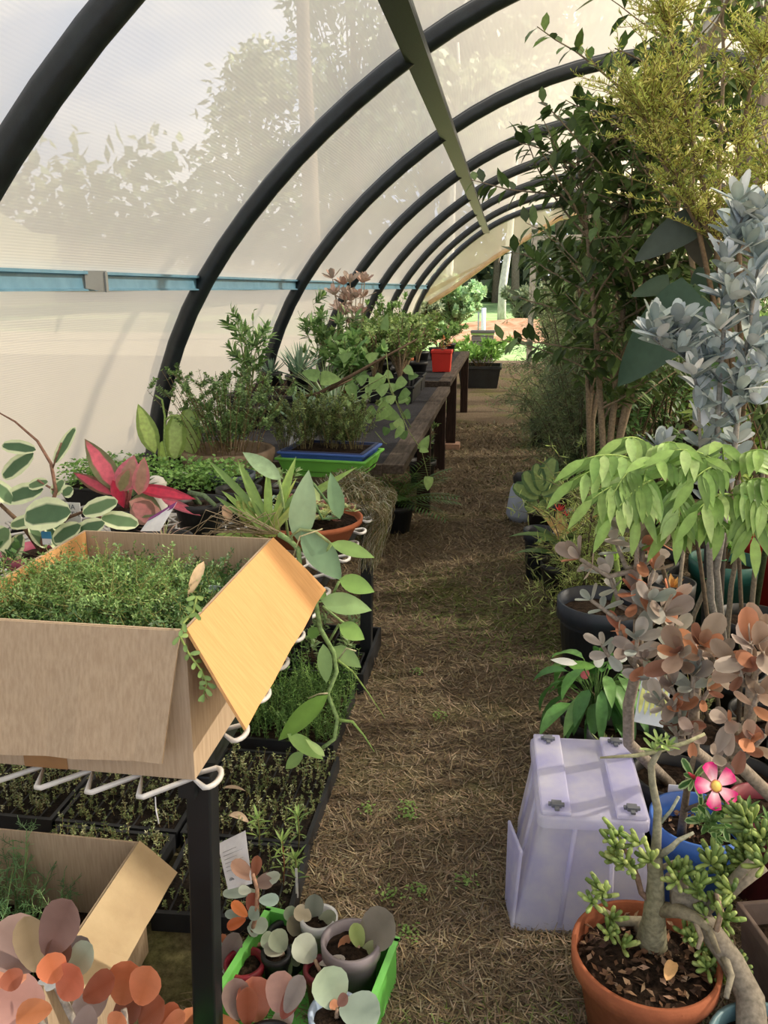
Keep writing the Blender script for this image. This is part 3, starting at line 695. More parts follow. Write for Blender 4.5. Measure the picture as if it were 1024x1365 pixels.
b = MB(); b.box((-.012, 0, -.016), (.012, .0012, .0)); obj('white_half', b, M['paper'], t, False); b = MB(); b.box((-.013, -.0003, .0), (.013, .0012, .018)); obj('blue_half', b, plastic('3f8fc0'), t, False)
# green foliage left of the pink pot
t = thing('ivy_plant', 'small dark green leafy plant at the left picture edge below the pink pot', 'potted plant', (-1.19, 1.66, TZ)); lm = MB(); sm = MB(); sqpot(t, .09, .09, .09, M['blackpl'])
bush(sm, lm, (0, 0, .08), .14, .1, 16, 16, .035, .02, ['4c6a40', '5d7c4c', '3e5a36'], 'oval', r=.002, tilt=.4, S=2); parts(t, sm, lm)

# ------------------------------------------------------------------ red aglaonema
q = aZ(172, 705, .72); t = thing('red_aglaonema', 'aglaonema with pink and red pointed leaves behind the cardboard box', 'potted plant', (q.x, q.y, TZ)); L = V(t.location); pot(t, .075, .055, .10, M['blackpl'])
sm = MB(); lm = MB(); Y = q.y
for a in (-.03, 0, .03): sm.tube([V((q.x, q.y, .79)), V((q.x + a, q.y, .9))], .006, 6, hx('c47f7c'))
PK = [((158, 655), (113, 583), 30, 'd4687a', '6e7050'), ((150, 660), (96, 627), 17, 'c4566a', '7a5a4a'), ((165, 655), (178, 608), 32, 'b08c7e', 'c8768a'), ((150, 640), (166, 678), 16, 'c83a56', 'b8405a'), ((180, 650), (260, 663), 18, 'd4425e', 'b03a50'), ((172, 668), (216, 682), 34, 'd8a598', '6f7a55'),
      ((215, 665), (268, 686), 12, 'd0647a', 'b06070'), ((178, 670), (205, 700), 34, 'c88a8a', '8a6a60'), ((160, 655), (172, 625), 20, '8d8a64', 'b07a74'), ((185, 660), (192, 610), 22, 'ab8877', 'c07a80')]
for i, (a, c_, w, c1, e1) in enumerate(PK): lpx(lm, a, c_, w, Y - .01 * i, c1, e1, 'lance', 7, fold=.18, curve=.25)
for i in range(7): a = U(0, 6.3); leaf(lm, (q.x, q.y + .05, .82), (math.cos(a), .6, .8), (0, 0, 1), .1, .035, jit(hx('5a6f48')), S=5)
parts(t, sm.shift(-L), lm.shift(-L), LEAF)
q = aY(212, 690, 1.95); t = thing('plant_label', 'white care label with purple band in front of the red aglaonema', 'label', q); L = V(q)
c0, c1, c2, c3 = [aY(x, y, yy) for x, y, yy in ((187, 708, 1.93), (213, 708, 1.93), (236, 669, 1.97), (200, 690, 1.97))]
b = MB(); b.slab([c0, c1, c2, c3], .001); cd = obj('card', loc(b, L), M['paper'], t, False)
b = MB(); b.slab([c3 + V((0, -.004, .001)), c3.lerp(c0, .25) + V((0, -.004, .001)), c2.lerp(c1, .2) + V((0, -.004, .001)), c2 + V((0, -.004, .001))], .001); obj('purple_band', loc(b, L), plastic('8c3a86'), cd, False)
b = MB(); m_ = (c0 + c1 + c2 + c3) / 4 + V((0, -.002, -.004)); leaf(b, m_ - V((.012, 0, .01)), (1, 0, .6), (0, -1, 0), .028, .012, hx('b08a5a'), S=4, shape='oval'); obj('printed_picture', loc(b, L), FLESH, cd)
for i, (px, py, ww, hh, l) in enumerate(((163, 610, 26, 20, 'white plastic tub with a rounded lid behind the pink leaf'), (207, 640, 28, 26, 'larger white plastic tub with a domed lid right of the aglaonema'))):
    q = aZ(px, py + 4, .83 if i else .83); r = ww / 2 * (q - CAM).length / F; t = thing('round_lidded_tub', l, 'tub', (q.x, q.y, TZ)); b = MB(); b.lathe([(r * .9, 0), (r, .06), (r * .98, q.z - TZ), (r * .75, q.z - TZ + r * .45), (r * .35, q.z - TZ + r * .65), (.001, q.z - TZ + r * .7)], 20); obj('tub_body', b, plastic('e2e0d8'), t); b = MB(); b.lathe([(r * 1.04, q.z - TZ - .006), (r * 1.06, q.z - TZ), (r * 1.0, q.z - TZ + .004)], 20); obj('rim', b, plastic('d0cec4'), t)
# ------------------------------------------------------------------ seedling trays of bright green
for i, (x, y, l) in enumerate(((-1.5, 3.0, 'tray of bright green cress-like seedlings left of the upright paddle leaves'), (-1.12, 2.98, 'tray of bright green round-leaved seedlings below the paddle leaves'))):
    t = thing('seedling_tray', l, 'tray', (x, y, TZ), group=None); sqpot(t, .34, .3, .07, M['blackpl'], name='tray', soil=.8); lm = MB(); sm = MB()
    bush(sm, lm, (0, 0, .06), .08, .16, 150, 9, .022, .016, ['7fa65a', '6b934c', '93b86b', '5b8040'], 'oval', S=2, r=.001, nstart=0, tilt=.3, scol='7c9a55', bend=0)
    lm2 = MB(); cc = [hx(c) for c in ['7fa65a', '6b934c', '93b86b', '5b8040']]
    for _ in range(1500): leaf(lm2, (U(-.17, .17), U(-.15, .15), .07 + U(0, .085)), rdir(-.2, .5), rdir(.3, 1), U(.012, .024), U(.01, .018), jit(random.choice(cc)), shape='oval', S=2)
    parts(t, sm, lm2)
# paddle-leaved orchid-like plant
q = aZ(232, 612, .74); t = thing('paddle_leaf_plant', 'plant with four tall pale green paddle leaves and a hooked stem', 'potted plant', (q.x + .05, 3.35, TZ)); L = V(t.location); sqpot(t, .12, .12, .1, M['blackpl']); sm = MB(); lm = MB(); Y = 3.33
for i, (a, c_, w, c1, dY) in enumerate([((207, 605), (184, 538), 26, 'b8d078', 0), ((232, 612), (236, 552), 30, 'b0c880', -.03), ((250, 610), (252, 545), 36, '9fb673', .04), ((219, 630), (216, 588), 14, 'b0cc6e', -.05)]): lpx(lm, a, c_, w, Y + dY, c1, '87a055', 'oval' if i else 'lance', 7, fold=.22, curve=.1)
stems(sm, [(224, 645), (226, 625), (219, 590), (220, 555), (216, 533), (207, 527)], [.006, .004], '8faa62', Y - .06)
stems(sm, [(221, 560), (228, 554), (240, 554), (244, 562)], .005, 'a0b870', Y - .06); parts(t, sm.shift(-L), lm.shift(-L))
# ------------------------------------------------------------------ herb planter (stone coloured)
q = aZ(320, 600, TZ); t = thing('stone_planter', 'round brownish stone planter overflowing with bushy oregano', 'potted plant', (-1.19, 3.43, TZ)); 
b = MB(); b.lathe([(.001, 0), (.15, 0), (.19, .05), (.205, .10), (.205, .125), (.18, .125), (.17, .08), (.001, .08)], 26); b.v = [(x * (1 + .03 * math.sin(y * 60)), y * (1 + .02 * math.sin(x * 70)), z) for x, y, z in b.v]; obj('bowl', b, M['concrete'], t)
sm = MB(); lm = MB(); bush(sm, lm, (0, 0, .11), .36, .2, 70, 26, .017, .012, ['5f7a48', '7b9660', '4a6338', '8aa66a', '6e8854'], 'oval', S=2, mode='opp', r=.0022, nstart=.15, tilt=.35, twigs=2, twl=.3, scol='7a6a4e', start=.1); 
parts(t, sm, lm)
# green tray with blue tray
t = thing('green_seed_tray', 'bright green rectangular tray holding blue trays of fine-leaved herbs', 'tray', (-.765, 3.60, TZ), -.10); sqpot(t, .40, .32, .085, plastic('6cb54a'), name='green_tray', soil=.3)
sqpot(t, .385, .30, .075, plastic('3d5fa8'), name='blue_tray', soil=.4, z0=.035); sqpot(t, .36, .28, .06, plastic('28345c'), name='navy_tray', soil=.8, z0=.055)
sm = MB(); lm = MB()
for bx_, by_ in ((-.12, -.02), (0, .03), (.1, .02), (-.05, .08), (-.14, .1), (.06, .1), (-.2, -.04)): bush(sm, lm, (bx_, by_, .1), .24, .11, 16, 22, .013, .006, ['5d7142', '7b8d53', '46582f', '8f9f5f', '6a7a4a'], 'oval', S=1, mode='opp', r=.0016, tilt=.3, twigs=3, twl=.3, scol='6d6546', start=.1, nstart=.04)
parts(t, sm, lm)
# ------------------------------------------------------------------ nursery pots on the wire table
def npot(label, x, y, rt, h, mat='blackpl', fol=None, lmat=None, name='nursery_pot', cat='pot', z=TZ, group=None, sq=False):
    t = thing(name, label, cat, (x, y, z), group=group)
    mt = M[mat] if mat in M else plastic(mat)
    (sqpot(t, rt * 2, rt * 2, h, mt) if sq else pot(t, rt, rt * .75, h, mt))
    if fol:
        sm = MB(); lm = MB(); fol(sm, lm, h * .85); parts(t, sm, lm, lmat)
    return t
npot('wide black nursery pot with a thick green shoot behind the aglaonema', -.99, 2.55, .085, .12, fol=lambda s, l, z: s.tube([(0, 0, z), (-.02, -.03, z + .05), (.04, -.06, z + .05), (.08, -.07, z + .02)], [.011, .007], 8, hx('6b8060')))
npot('black nursery pot with dry grassy shoots right of the aglaonema', -.97, 2.2, .08, .1, fol=lambda s, l, z: rosette(l, (0, 0, z), (0, 0, 1), 30, .11, .004, ['b59a8a', '9aa070', 'a88a80'], .2, 1.3, 'strap', 5, .7), name='potted_grass', cat='potted plant')
npot('dark grey pot with a small yellow-green succulent below the stone planter', -1.02, 2.98, .085, .12, '4c5563', fol=lambda s, l, z: [rosette(l, (U(-.04, .04), U(-.04, .04), z + .01), (0, 0, 1), 14, .022, .014, ['a8ad6a', '8f9a5a'], .1, 1.3, 'spoon', 3) for _ in range(6)], lmat=FLESH, name='potted_succulent', cat='potted plant')
npot('empty black nursery pot in the middle of the wire table', -.93, 2.78, .08, .11)
npot('black pot holding a small leafy seedling behind the strap leaves', -.78, 2.88, .07, .1, fol=lambda s, l, z: bush(s, l, (0, 0, z), .08, .05, 6, 8, .04, .012, ['6b8a55', '86a068'], r=.002, S=3), name='potted_seedling', cat='potted plant')
# strappy orchid
t = thing('strap_leaf_orchid', 'orchid clump with long arching strap leaves just behind the box', 'potted plant', (-.66, 1.95, TZ)); L = V(t.location); pot(t, .075, .06, .1, M['blackpl'])
sm = MB(); lm = MB(); Y = 1.93
SL = [((358, 715), (357, 622), 8), ((362, 712), (392, 610), 9), ((360, 712), (318, 610), 10), ((355, 715), (285, 655), 6), ((360, 700), (470, 618), 8), ((355, 715), (280, 708), 7), ((362, 705), (405, 645), 8), ((358, 718), (300, 720), 6), ((350, 690), (275, 605), 7), ((345, 700), (312, 655), 6)]
for a, c_, w in SL: lpx(lm, a, c_, w * 1.4, Y, random.choice(['7d9a54', '8fac5e', '6f8c50']), shape='strap', S=8, curve=.5, fold=.35)
for i in range(9): lpx(lm, (360 + U(-8, 8), 715), (310 + U(-20, 130), 640 + U(-25, 60)), U(5, 11), Y + U(-.03, .08), random.choice(['7d9a54', '8fac5e', '9aa860', 'b3a98a']), shape='strap', S=8, curve=.9, fold=.35)
lpx(lm, (375, 640), (322, 598), 22, Y + .02, '93ad86', shape='lance', S=7, curve=.5); stems(sm, [(385, 720), (376, 660), (372, 640)], .004, '8aa06a', Y)
for i in range(22): stems(lm, [(360 + U(-15, 20), 712), (330 + U(-60, 40), 690 + U(-20, 20)), (300 + U(-60, 60), 715 + U(-10, 20))], .0012, random.choice(['b5a58a', 'a3957a']), Y - .03, n=3)
for x0_, w in ((330, 7), (322, 6), (338, 6)): stems(sm, [(350, 716), (x0_, 690), (x0_ - 5, 668)], [.009, .005], '9aa45c', Y)
parts(t, sm.shift(-L), lm.shift(-L))
lf = MB(); lpx(lf, (306, 694), (300, 672), 15, 1.96, 'c9a68c', shape='oval', S=4); t = thing('fallen_petal', 'pale tan fallen leaf lodged among the strap leaves', 'leaf', aY(303, 690, 1.96)); obj('blade', loc(lf, t.location), MUTE, t)
# leaf hanging into the box
# ------------------------------------------------------------------ vanilla vine
t = thing('vanilla_vine', 'vanilla orchid vine with big flat leaves trailing off the table edge', 'plant', (-.5, 1.85, TZ)); L = V(t.location); sm = MB(); lm = MB(); Y = 1.74
pot(t, .06, .05, .09, M['blackpl'])
stems(sm, [(372, 712), (388, 722), (398, 732), (400, 762), (420, 795), (427, 838), (445, 870), (449, 895), (437, 925), (450, 958), (446, 985), (430, 997)], [.0065, .0045], '87a36a', Y, Y - .1, 8)
stems(sm, [(395, 735), (388, 715), (400, 706), (420, 708), (440, 724)], .0035, '90a070', Y - .01); stems(sm, [(410, 635), (445, 680), (452, 690), (430, 692), (420, 672)], .003, '5f7a50', Y + .05)
stems(sm, [(432, 740), (442, 724)], .004, '8aa56a', Y); stems(sm, [(425, 800), (435, 800)], .003, '8aa56a', Y); stems(sm, [(445, 790), (452, 775)], .0035, '8aa56a', Y)
stems(sm, [(430, 808), (455, 828), (468, 836)], .003, '9cb678', Y); stems(sm, [(437, 858), (452, 832)], .003, '8aa56a', Y)
stems(sm, [(450, 880), (470, 895), (492, 925), (513, 957)], [.003, .0008], '8fa95f', Y - .05); stems(sm, [(452, 960), (470, 962), (485, 980), (499, 1002)], [.0045, .001], '8cab60', Y - .1)
stems(sm, [(452, 878), (462, 864), (475, 868)], .0018, 'c9c6a0', Y - .05); stems(sm, [(437, 924), (425, 925), (411, 931)], .0018, 'cfc8a8', Y - .08); stems(sm, [(385, 760), (400, 715), (430, 705)], .0016, 'c6bf98', Y - .02)
VL = [((398, 722), (411, 628), 36, '90ab88', 0), ((453, 692), (441, 630), 22, '6f8f6a', .04), ((402, 708), (458, 774), 40, '6b8a6c', -.01), ((441, 724), (500, 742), 20, '7d9e5a', -.03), ((452, 772), (500, 788), 26, '759a50', -.02), ((428, 800), (496, 812), 30, '8bab70', -.04), ((452, 833), (487, 852), 24, '7ba052', -.05),
      ((431, 858), (436, 914), 20, '84a56c', -.09), ((444, 862), (483, 890), 22, '7a9a5f', .02), ((438, 926), (364, 990), 26, '7ba64c', -.1), ((383, 978), (433, 1012), 20, '84a85c', -.1), ((433, 1008), (408, 985), 10, 'a3bf7a', -.12), ((405, 1003), (378, 1026), 16, '86a865', -.1), ((410, 848), (428, 838), 16, '6f9a50', -.02), ((402, 640), (428, 668), 20, 'a5b880', .08), ((395, 770), (388, 750), 14, '7d9e5a', 0), ((418, 790), (437, 800), 18, '6f9350', .02)]
for a, c_, w, c1, dY in VL: lpx(lm, a, c_, w, Y + dY, c1, shape='lance', S=8, fold=.14, curve=.25)
parts(t, sm.shift(-L), lm.shift(-L), FLESH)
# ------------------------------------------------------------------ terracotta bowl of succulents
q = aZ(432, 695, TZ); t = thing('terracotta_bowl', 'shallow terracotta bowl of pale rosette succulents on the table edge', 'potted plant', (-.625, 2.56, TZ)); pot(t, .178, .135, .075, M['terracotta'], soil=.8)
lm = MB(); sm = MB()
for i in range(150):
    a = U(0, 6.3); r = .158 * math.sqrt(R()); rosette(lm, (r * math.cos(a), r * math.sin(a), .085 + U(0, .03)), (U(-.3, .3), U(-.3, .3), 1), 12, U(.018, .03), .016, random.choice([['d8d8a4', 'c3cc92'], ['c8c890', 'b3bd80'], ['8f7068', 'a5766a'], ['a3b585', 'c3cf9a'], ['7b9a84', '93ab90']]), .1, 1.4, 'spoon', 3)
for i in range(9): a = U(0, 6.3); leaf(lm, (.08 * math.cos(a), .08 * math.sin(a), .08), rdir(.1, .8), (0, 0, 1), .06, .02, jit(hx('7d9660')), S=4)
parts(t, sm, lm, FLESH)
# hanging moss clump
t = thing('moss_clump', 'shaggy grey-brown Spanish moss draped over the far table corner', 'moss', (-.56, 3.02, TZ)); lm = MB(); cc = [hx(c) for c in ['7b7058', '8f8a74', '5f553e', 'a3a390', '6b6247', '566038']]
for i in range(1700):
    a = U(0, 6.3); r = math.sqrt(R()); p = V((.13 * r * math.cos(a) - .03, .2 * r * math.sin(a) + .02, .01 + .085 * (1 - r * r) + U(0, .02))); e = p + V((U(-.03, .05), U(-.04, .04), U(-.03, .03))); f = e + V((U(-.01, .03), U(-.03, .03), U(-.05, .0)))
    lm.tube([p, e, f], .0009, 3, jit(random.choice(cc), .2), False)
for i in range(700):
    y = U(-.2, .14); x = .10 + U(-.03, .035); l = U(.05, .27) * (1 if y < .05 else .5); p = V((x, y, .04)); pts = [p + V((U(-.012, .012) + .02 * math.sin(j), U(-.012, .012), -l * j / 5)) for j in range(6)]; lm.tube(pts, .0008, 3, jit(random.choice(cc), .2), False)
o = obj('strands', lm, MUTE, t, False); o['kind'] = 'stuff'
# ------------------------------------------------------------------ plants on the timber benches
def heart(lm, a, b_, w, Y, c): lpx(lm, a, b_, w, Y, c, shape='heart', S=6, fold=.15, curve=.25)
t = thing('heart_leaf_vine', 'trailing vine with heart-shaped leaves climbing over a dark bare branch on the bench', 'potted plant', (-.85, 4.25, TZ)); L = V(t.location); pot(t, .09, .07, .12, M['blackpl']); sm = MB(); lm = MB(); Y = 4.15
stems(sm, [(420, 528), (470, 500), (520, 472), (556, 452)], [.013, .004], '5a4a3c', Y, Y + .25); stems(sm, [(400, 530), (440, 520), (470, 505)], [.008, .004], '6a5844', Y + .05)
stems(sm, [(480, 520), (515, 500), (530, 540), (545, 575), (562, 600), (572, 640)], [.0035, .0015], '8f9a66', Y); stems(sm, [(515, 470), (520, 520), (548, 570)], .0025, '7d8a55', Y); stems(sm, [(500, 575), (512, 590), (516, 592)], .0025, '7d8a55', Y)
for a, c_, w in [((425, 503), (402, 495), 17), ((428, 505), (455, 505), 20), ((465, 512), (475, 535), 15), ((478, 510), (490, 500), 14), ((492, 512), (510, 510), 18), ((510, 500), (498, 520), 16), ((518, 535), (528, 528), 13), ((520, 540), (500, 562), 20), ((512, 550), (535, 558), 18), ((528, 560), (540, 575), 14), ((540, 505), (525, 520), 14),
                 ((562, 600), (572, 580), 14), ((560, 598), (572, 602), 10), ((572, 635), (570, 655), 13), ((470, 540), (452, 532), 14), ((500, 545), (486, 556), 14), ((505, 525), (520, 510), 14), ((490, 480), (505, 470), 13), ((540, 490), (552, 500), 12), ((545, 520), (530, 535), 12), ((480, 560), (470, 548), 12), ((536, 570), (526, 585), 10), ((455, 480), (470, 470), 12), ((512, 440), (516, 418), 11)]:
    heart(lm, a, c_, w, Y + U(-.06, .06), random.choice(['7f9c5c', '93ad6c', '6c8a52', '87a468']))
for i in range(26): x, y = U(460, 545), U(495, 575); a = U(0, 6.3); heart(lm, (x, y), (x + 14 * math.cos(a), y + 12 * math.sin(a)), U(9, 14), Y + U(.0, .2), random.choice(['6c8a52', '5c7a48', '87a468']))
parts(t, sm.shift(-L), lm.shift(-L))
def aloe(s, l, z, n=18, Ls=.16, w=.018, cols=('6d8a70', '7f9a80', '5b7860')): rosette(l, (0, 0, z), (0, 0, 1), n, Ls, w, list(cols), .1, 1.3, 'strap', 5, -.25, fold=.3)
BZ = .70
t = thing('black_crate', 'upturned black crate lifting the spiky aloes at the back of the bench', 'crate', (-1.45, 5.35, BZ)); sqpot(t, .5, .9, .17, M['blackpl'], name='crate_body', taper=.97, soil=.98)
npot('small aloe in a black pot on the upturned crate by the film', -1.52, 5.3, .075, .1, fol=lambda s, l, z: aloe(s, l, z), lmat=FLESH, name='potted_aloe', cat='potted plant', z=BZ + .17)
npot('aloe with longer leaves in a black pot on the crate', -1.3, 5.15, .08, .1, fol=lambda s, l, z: aloe(s, l, z, 20, .24, .02), lmat=FLESH, name='potted_aloe', cat='potted plant', z=BZ + .17)
npot('aloe at the far end of the upturned crate', -1.4, 5.62, .08, .1, fol=lambda s, l, z: aloe(s, l, z, 22, .28, .018, ('8a9f86', '76907a')), lmat=FLESH, name='potted_aloe', cat='potted plant', z=BZ + .17)
npot('white square pot with long grey aloe leaves behind the blue tray', -1.05, 4.2, .07, .12, 'c8ccd0', fol=lambda s, l, z: aloe(s, l, z, 16, .3, .035), lmat=FLESH, name='potted_aloe', cat='potted plant', z=BZ, sq=True)
npot('navy pot of blue-green strap leaves in the middle of the bench', -.98, 4.75, .09, .14, 'navy', fol=lambda s, l, z: aloe(s, l, z, 26, .32, .02, ('7f9478', '6b8468', '93a58a')), name='potted_aloe', cat='potted plant', z=BZ)
leafy = lambda h, sp, n, k, Ls, W, cols, **q: (lambda s, l, z: bush(s, l, (0, 0, z), h, sp, n, k, Ls, W, cols, **q))
GR = ['5b7a45', '6f8f55', '4a673a', '85a066']
npot('tall leafy herb with drooping narrow leaves by the left film', -1.5, 4.75, .1, .13, fol=leafy(.58, .2, 9, 20, .075, .02, GR, S=3, r=.004, twigs=2, twl=.25, scol='7d8a55'), name='potted_herb', cat='potted plant', z=BZ)
npot('leggy green plant with pointed leaves in front of the third rib', -1.32, 6.05, .1, .13, fol=leafy(.62, .25, 10, 20, .085, .024, GR, S=3, r=.004, twigs=2, twl=.25, scol='7d8a55'), name='potted_herb', cat='potted plant', z=BZ)
npot('arching grassy-leaved plant in the crowd on the bench', -1.085, 4.97, .1, .13, fol=lambda s, l, z: rosette(l, (0, 0, z), (0, 0, 1), 60, .46, .013, ['7f9468', '93a578', '687f52'], .05, 1.1, 'strap', 6, .8), name='potted_grass', cat='potted plant', z=BZ)
npot('broad-leaved climber in a black pot behind the bare branch', -.95, 5.15, .1, .13, fol=leafy(.42, .22, 12, 16, .07, .045, ['6f8f55', '86a468', '5a7a48'], shape='heart', S=3, r=.003, twigs=2, twl=.3), name='potted_climber', cat='potted plant', z=BZ)
# copper spoon plant tuft standing tall
def spoon(sm, lm, z, h, n, sp, Ls, W, cols=('a8806c', '9a8a80', 'b08a78', '8f8f80'), nr=8):
    for i in range(n):
        a = U(0, 6.3); top = V((sp * math.cos(a) * R(), sp * math.sin(a) * R(), h * U(.75, 1.05))); P = [V((0, 0, z)), top * .5 + V((U(-.02, .02), U(-.02, .02), z * .5)), top + V((0, 0, z))]
        sm.tube(P, [.007, .004], 6, hx('8f8474'))
        for f, m_ in ((1, nr), (.86, 4), (.72, 4)): rosette(lm, P[1].lerp(P[2], f * 2 - 1 if f > .5 else 0), (top - P[0]).normalized(), m_, Ls, W, list(cols), .2 if f == 1 else .8, 1.2, 'spoon', 4, -.3)
npot('copper spoons succulent with pinkish leaf tufts above the bench plants', -1.21, 6.62, .1, .14, fol=lambda s, l, z: spoon(s, l, z, .72, 9, .24, .11, .06, ('b5998a', 'a8988c', 'bca79a')), lmat=FELT, name='potted_succulent', cat='potted plant', z=BZ)
jade = leafy(.4, .24, 9, 20, .042, .024, ['7d9655', '8fa865', '66804a', 'a3b577'], shape='oval', S=2, r=.012, twigs=5, twl=.35, scol='8a7a62', tilt=.4, tuft=4, start=.35)
def crate_of(label, x, y, w, d, z): t = thing('black_crate', label, 'crate', (x, y, z)); sqpot(t, w, d, .12, M['blackpl'], name='crate_body', taper=.96, soil=.2); return t
crate_of('open black nursery crate holding potted jade plants near the bench edge', -.86, 6.25, .42, .62, BZ)
JL = ['jade plant in the near left corner of the black crate', 'jade plant in the near right corner of the black crate', 'jade plant at the back left of the black crate', 'jade plant at the back right of the black crate']
for i, (x, y) in enumerate(((-.96, 6.1), (-.77, 6.12), (-.96, 6.4), (-.77, 6.4))): npot(JL[i], x, y, .075, .14, fol=jade, lmat=FLESH, name='jade_plant', cat='potted plant', z=BZ + .03, group='jade plants on the benches', sq=i % 2 == 1)
crate_of('second black crate of jade plants on the bench, behind the first', -.84, 6.85, .36, .28, BZ)
npot('jade plant in the second crate behind the first', -.86, 6.85, .08, .14, fol=jade, lmat=FLESH, name='jade_plant', cat='potted plant', z=BZ + .03, group='jade plants on the benches')
for i, (x, y, r, m_, l) in enumerate([(-1.2, 6.33, .09, 'terracotta', 'jade plant in a terracotta pot left of the crates'), (-1.08, 7.3, .09, 'blackpl', 'jade plant in a black pot at the near end of the far bench'), (-.78, 7.45, .09, 'blackpl', 'jade plant beside the red pot on the near side'), (-.95, 7.85, .09, 'terracotta', 'jade plant in a clay pot left of the red pot'), (-.88, 8.7, .09, 'blackpl', 'jade plant behind the red pot on the far bench')]):
    npot(l, x, y, r, .13, m_, fol=jade, lmat=FLESH, name='jade_plant', cat='potted plant', z=BZ + (.04 if y > 7.06 else 0), group='jade plants on the benches')
npot('square bright red pot with a small plant on the edge of the far bench', -.60, 7.95, .095, .2, 'd8362c', fol=leafy(.14, .1, 7, 8, .045, .02, ['a88a55', '7f9650', 'b0704a'], S=2, r=.002), name='red_pot', cat='potted plant', z=.74, sq=True)
fr = [(-1.3, 7.9, .55, 'bushy green shrub at the back of the far bench near the fifth rib'), (-1.25, 8.7, .5, 'bushy green shrub at the back of the far bench near the sixth rib'), (-.75, 9.3, .42, 'rounded leafy plant close to the edge of the far bench'), (-1.1, 9.6, .6, 'tall leafy plant near the end of the far bench'), (-.7, 10.1, .45, 'last leafy plant on the end corner of the far bench'), (-1.45, 10.1, .8, 'tallest twiggy plant at the far left end of the bench')]
for i, (x, y, h, l) in enumerate(fr):
    h = h * .62 if i != 5 else .6
    npot(l, x, y, .1, .13, fol=leafy(h, .26, 10, 24, .06, .026, ['6f9050', '86a765', '5a7a42'], S=2, r=.005, twigs=3, twl=.3, tuft=3), name='potted_shrub', cat='potted plant', z=.74, group='shrubs at the back of the far bench')
# thin stem climbing to the far ribs
# ------------------------------------------------------------------ under the benches
t = thing('potted_cycad', 'dark green cycad-like fern spreading under the timber bench', 'potted plant', (-.66, 5.05, 0)); pot(t, .12, .09, .18, M['blackpl']); lm = MB(); sm = MB()
for i in range(17):
    a = i * 2.4; e = U(.2, 1.0); pts = [V((0, 0, .18))]; d = V((math.cos(a) * math.cos(e), math.sin(a) * math.cos(e), math.sin(e)))
    for j in range(9): d = (d + V((0, 0, -.07))).normalized(); pts.append(pts[-1] + d * .048)
    sm.tube(pts, [.004, .0015], 4, hx('5d7038'))
    for j in range(1, 10):
        tt = (pts[j] - pts[j - 1]).normalized(); s = tt.cross(V((0, 0, 1))).normalized()
        for k in (1, -1):
            for f in (0, .5): leaf(lm, pts[j - 1].lerp(pts[j], f), s * k + tt * .5, (0, 0, 1), .12 * math.sin(PI * (j + 1) / 12), .012, jit(hx(random.choice(['3f5f34', '4c6f3c', '5b7d45']))), S=2)
parts(t, sm, lm)
for i, (x, y, l) in enumerate([(-.62, 6.35, 'black pot of leafy cuttings under the bench beside its middle leg'), (-.7, 7.3, 'black pot with upright twigs under the joint of the two benches'), (-.62, 8.5, 'leafy black pot under the far bench'), (-.95, 6.9, 'dark pot deep under the bench')]):
    npot(l, x, y, .11, .2, fol=leafy(.33, .16, 9, 12, .06, .02, ['4a6338', '5f7a48', '7a8f5c'], S=2, r=.003, twigs=1), name='potted_shrub', cat='potted plant', z=0)
t = npot('wide black tub of bright green plants on the ground at the end of the path', -.40, 13.3, .33, .34, fol=leafy(.42, .42, 34, 24, .12, .045, ['7fa855', '94bd66', '668f45'], S=2, r=.006, twigs=1, nstart=.2), name='potted_shrub', cat='potted plant', z=0, sq=True)
npot('dark tub with pale flowering stems beside the far tub', -1.1, 12.2, .25, .25, fol=leafy(.3, .3, 20, 20, .09, .04, ['7fa06a', '93b57a'], S=2, r=.006), name='potted_shrub', cat='potted plant', z=0)

# ------------------------------------------------------------------ ground under the wire table
t = thing('plant_tray', 'black tray of small potted seedlings on the ground behind the green carpet', 'tray', (-.72, 3.06, 0)); 
def tray(t, w, d, h, nx=0, ny=0):
    b = MB(); e = .012
    b.box((-w / 2, -d / 2, 0), (w / 2, d / 2, .01)); b.box((-w / 2, -d / 2, .01), (w / 2, -d / 2 + e, h)); b.box((-w / 2, d / 2 - e, .01), (w / 2, d / 2, h)); b.box((-w / 2, -d / 2 + e, .01), (-w / 2 + e, d / 2 - e, h)); b.box((w / 2 - e, -d / 2 + e, .01), (w / 2, d / 2 - e, h))
    for i in range(1, nx): x = -w / 2 + w * i / nx; b.box((x - .0025, -d / 2 + e, .01), (x + .0025, d / 2 - e, h - .004))
    for i in range(1, ny): y = -d / 2 + d * i / ny; b.box((-w / 2 + e, y - .0025, .011), (w / 2 - e, y + .0025, h - .005))
    obj('tray_body', b, M['blackpl'], t, False)
tray(t, .46, .46, .085)
sl = ['pale green seedling in the tray, front left', 'seedling with long leaves in the tray, front middle', 'small seedling in the tray, front right', 'seedling in the tray, back left', 'bushy seedling in the tray, back middle', 'seedling in the tray, back right']
for i in range(6):
    x = -.72 + (-.14, 0, .14)[i % 3]; y = 3.06 + (-.1, .1)[i // 3]
    npot('square black pot with ' + sl[i], x, y, .06, .075, fol=leafy(.13, .06, 6, 9, .045, .013, ['6f8a58', '86a06c', '9aae84'], S=3, r=.0015, tuft=3), name='potted_seedling', cat='potted plant', z=.012, group='seedlings in the black tray', sq=True)
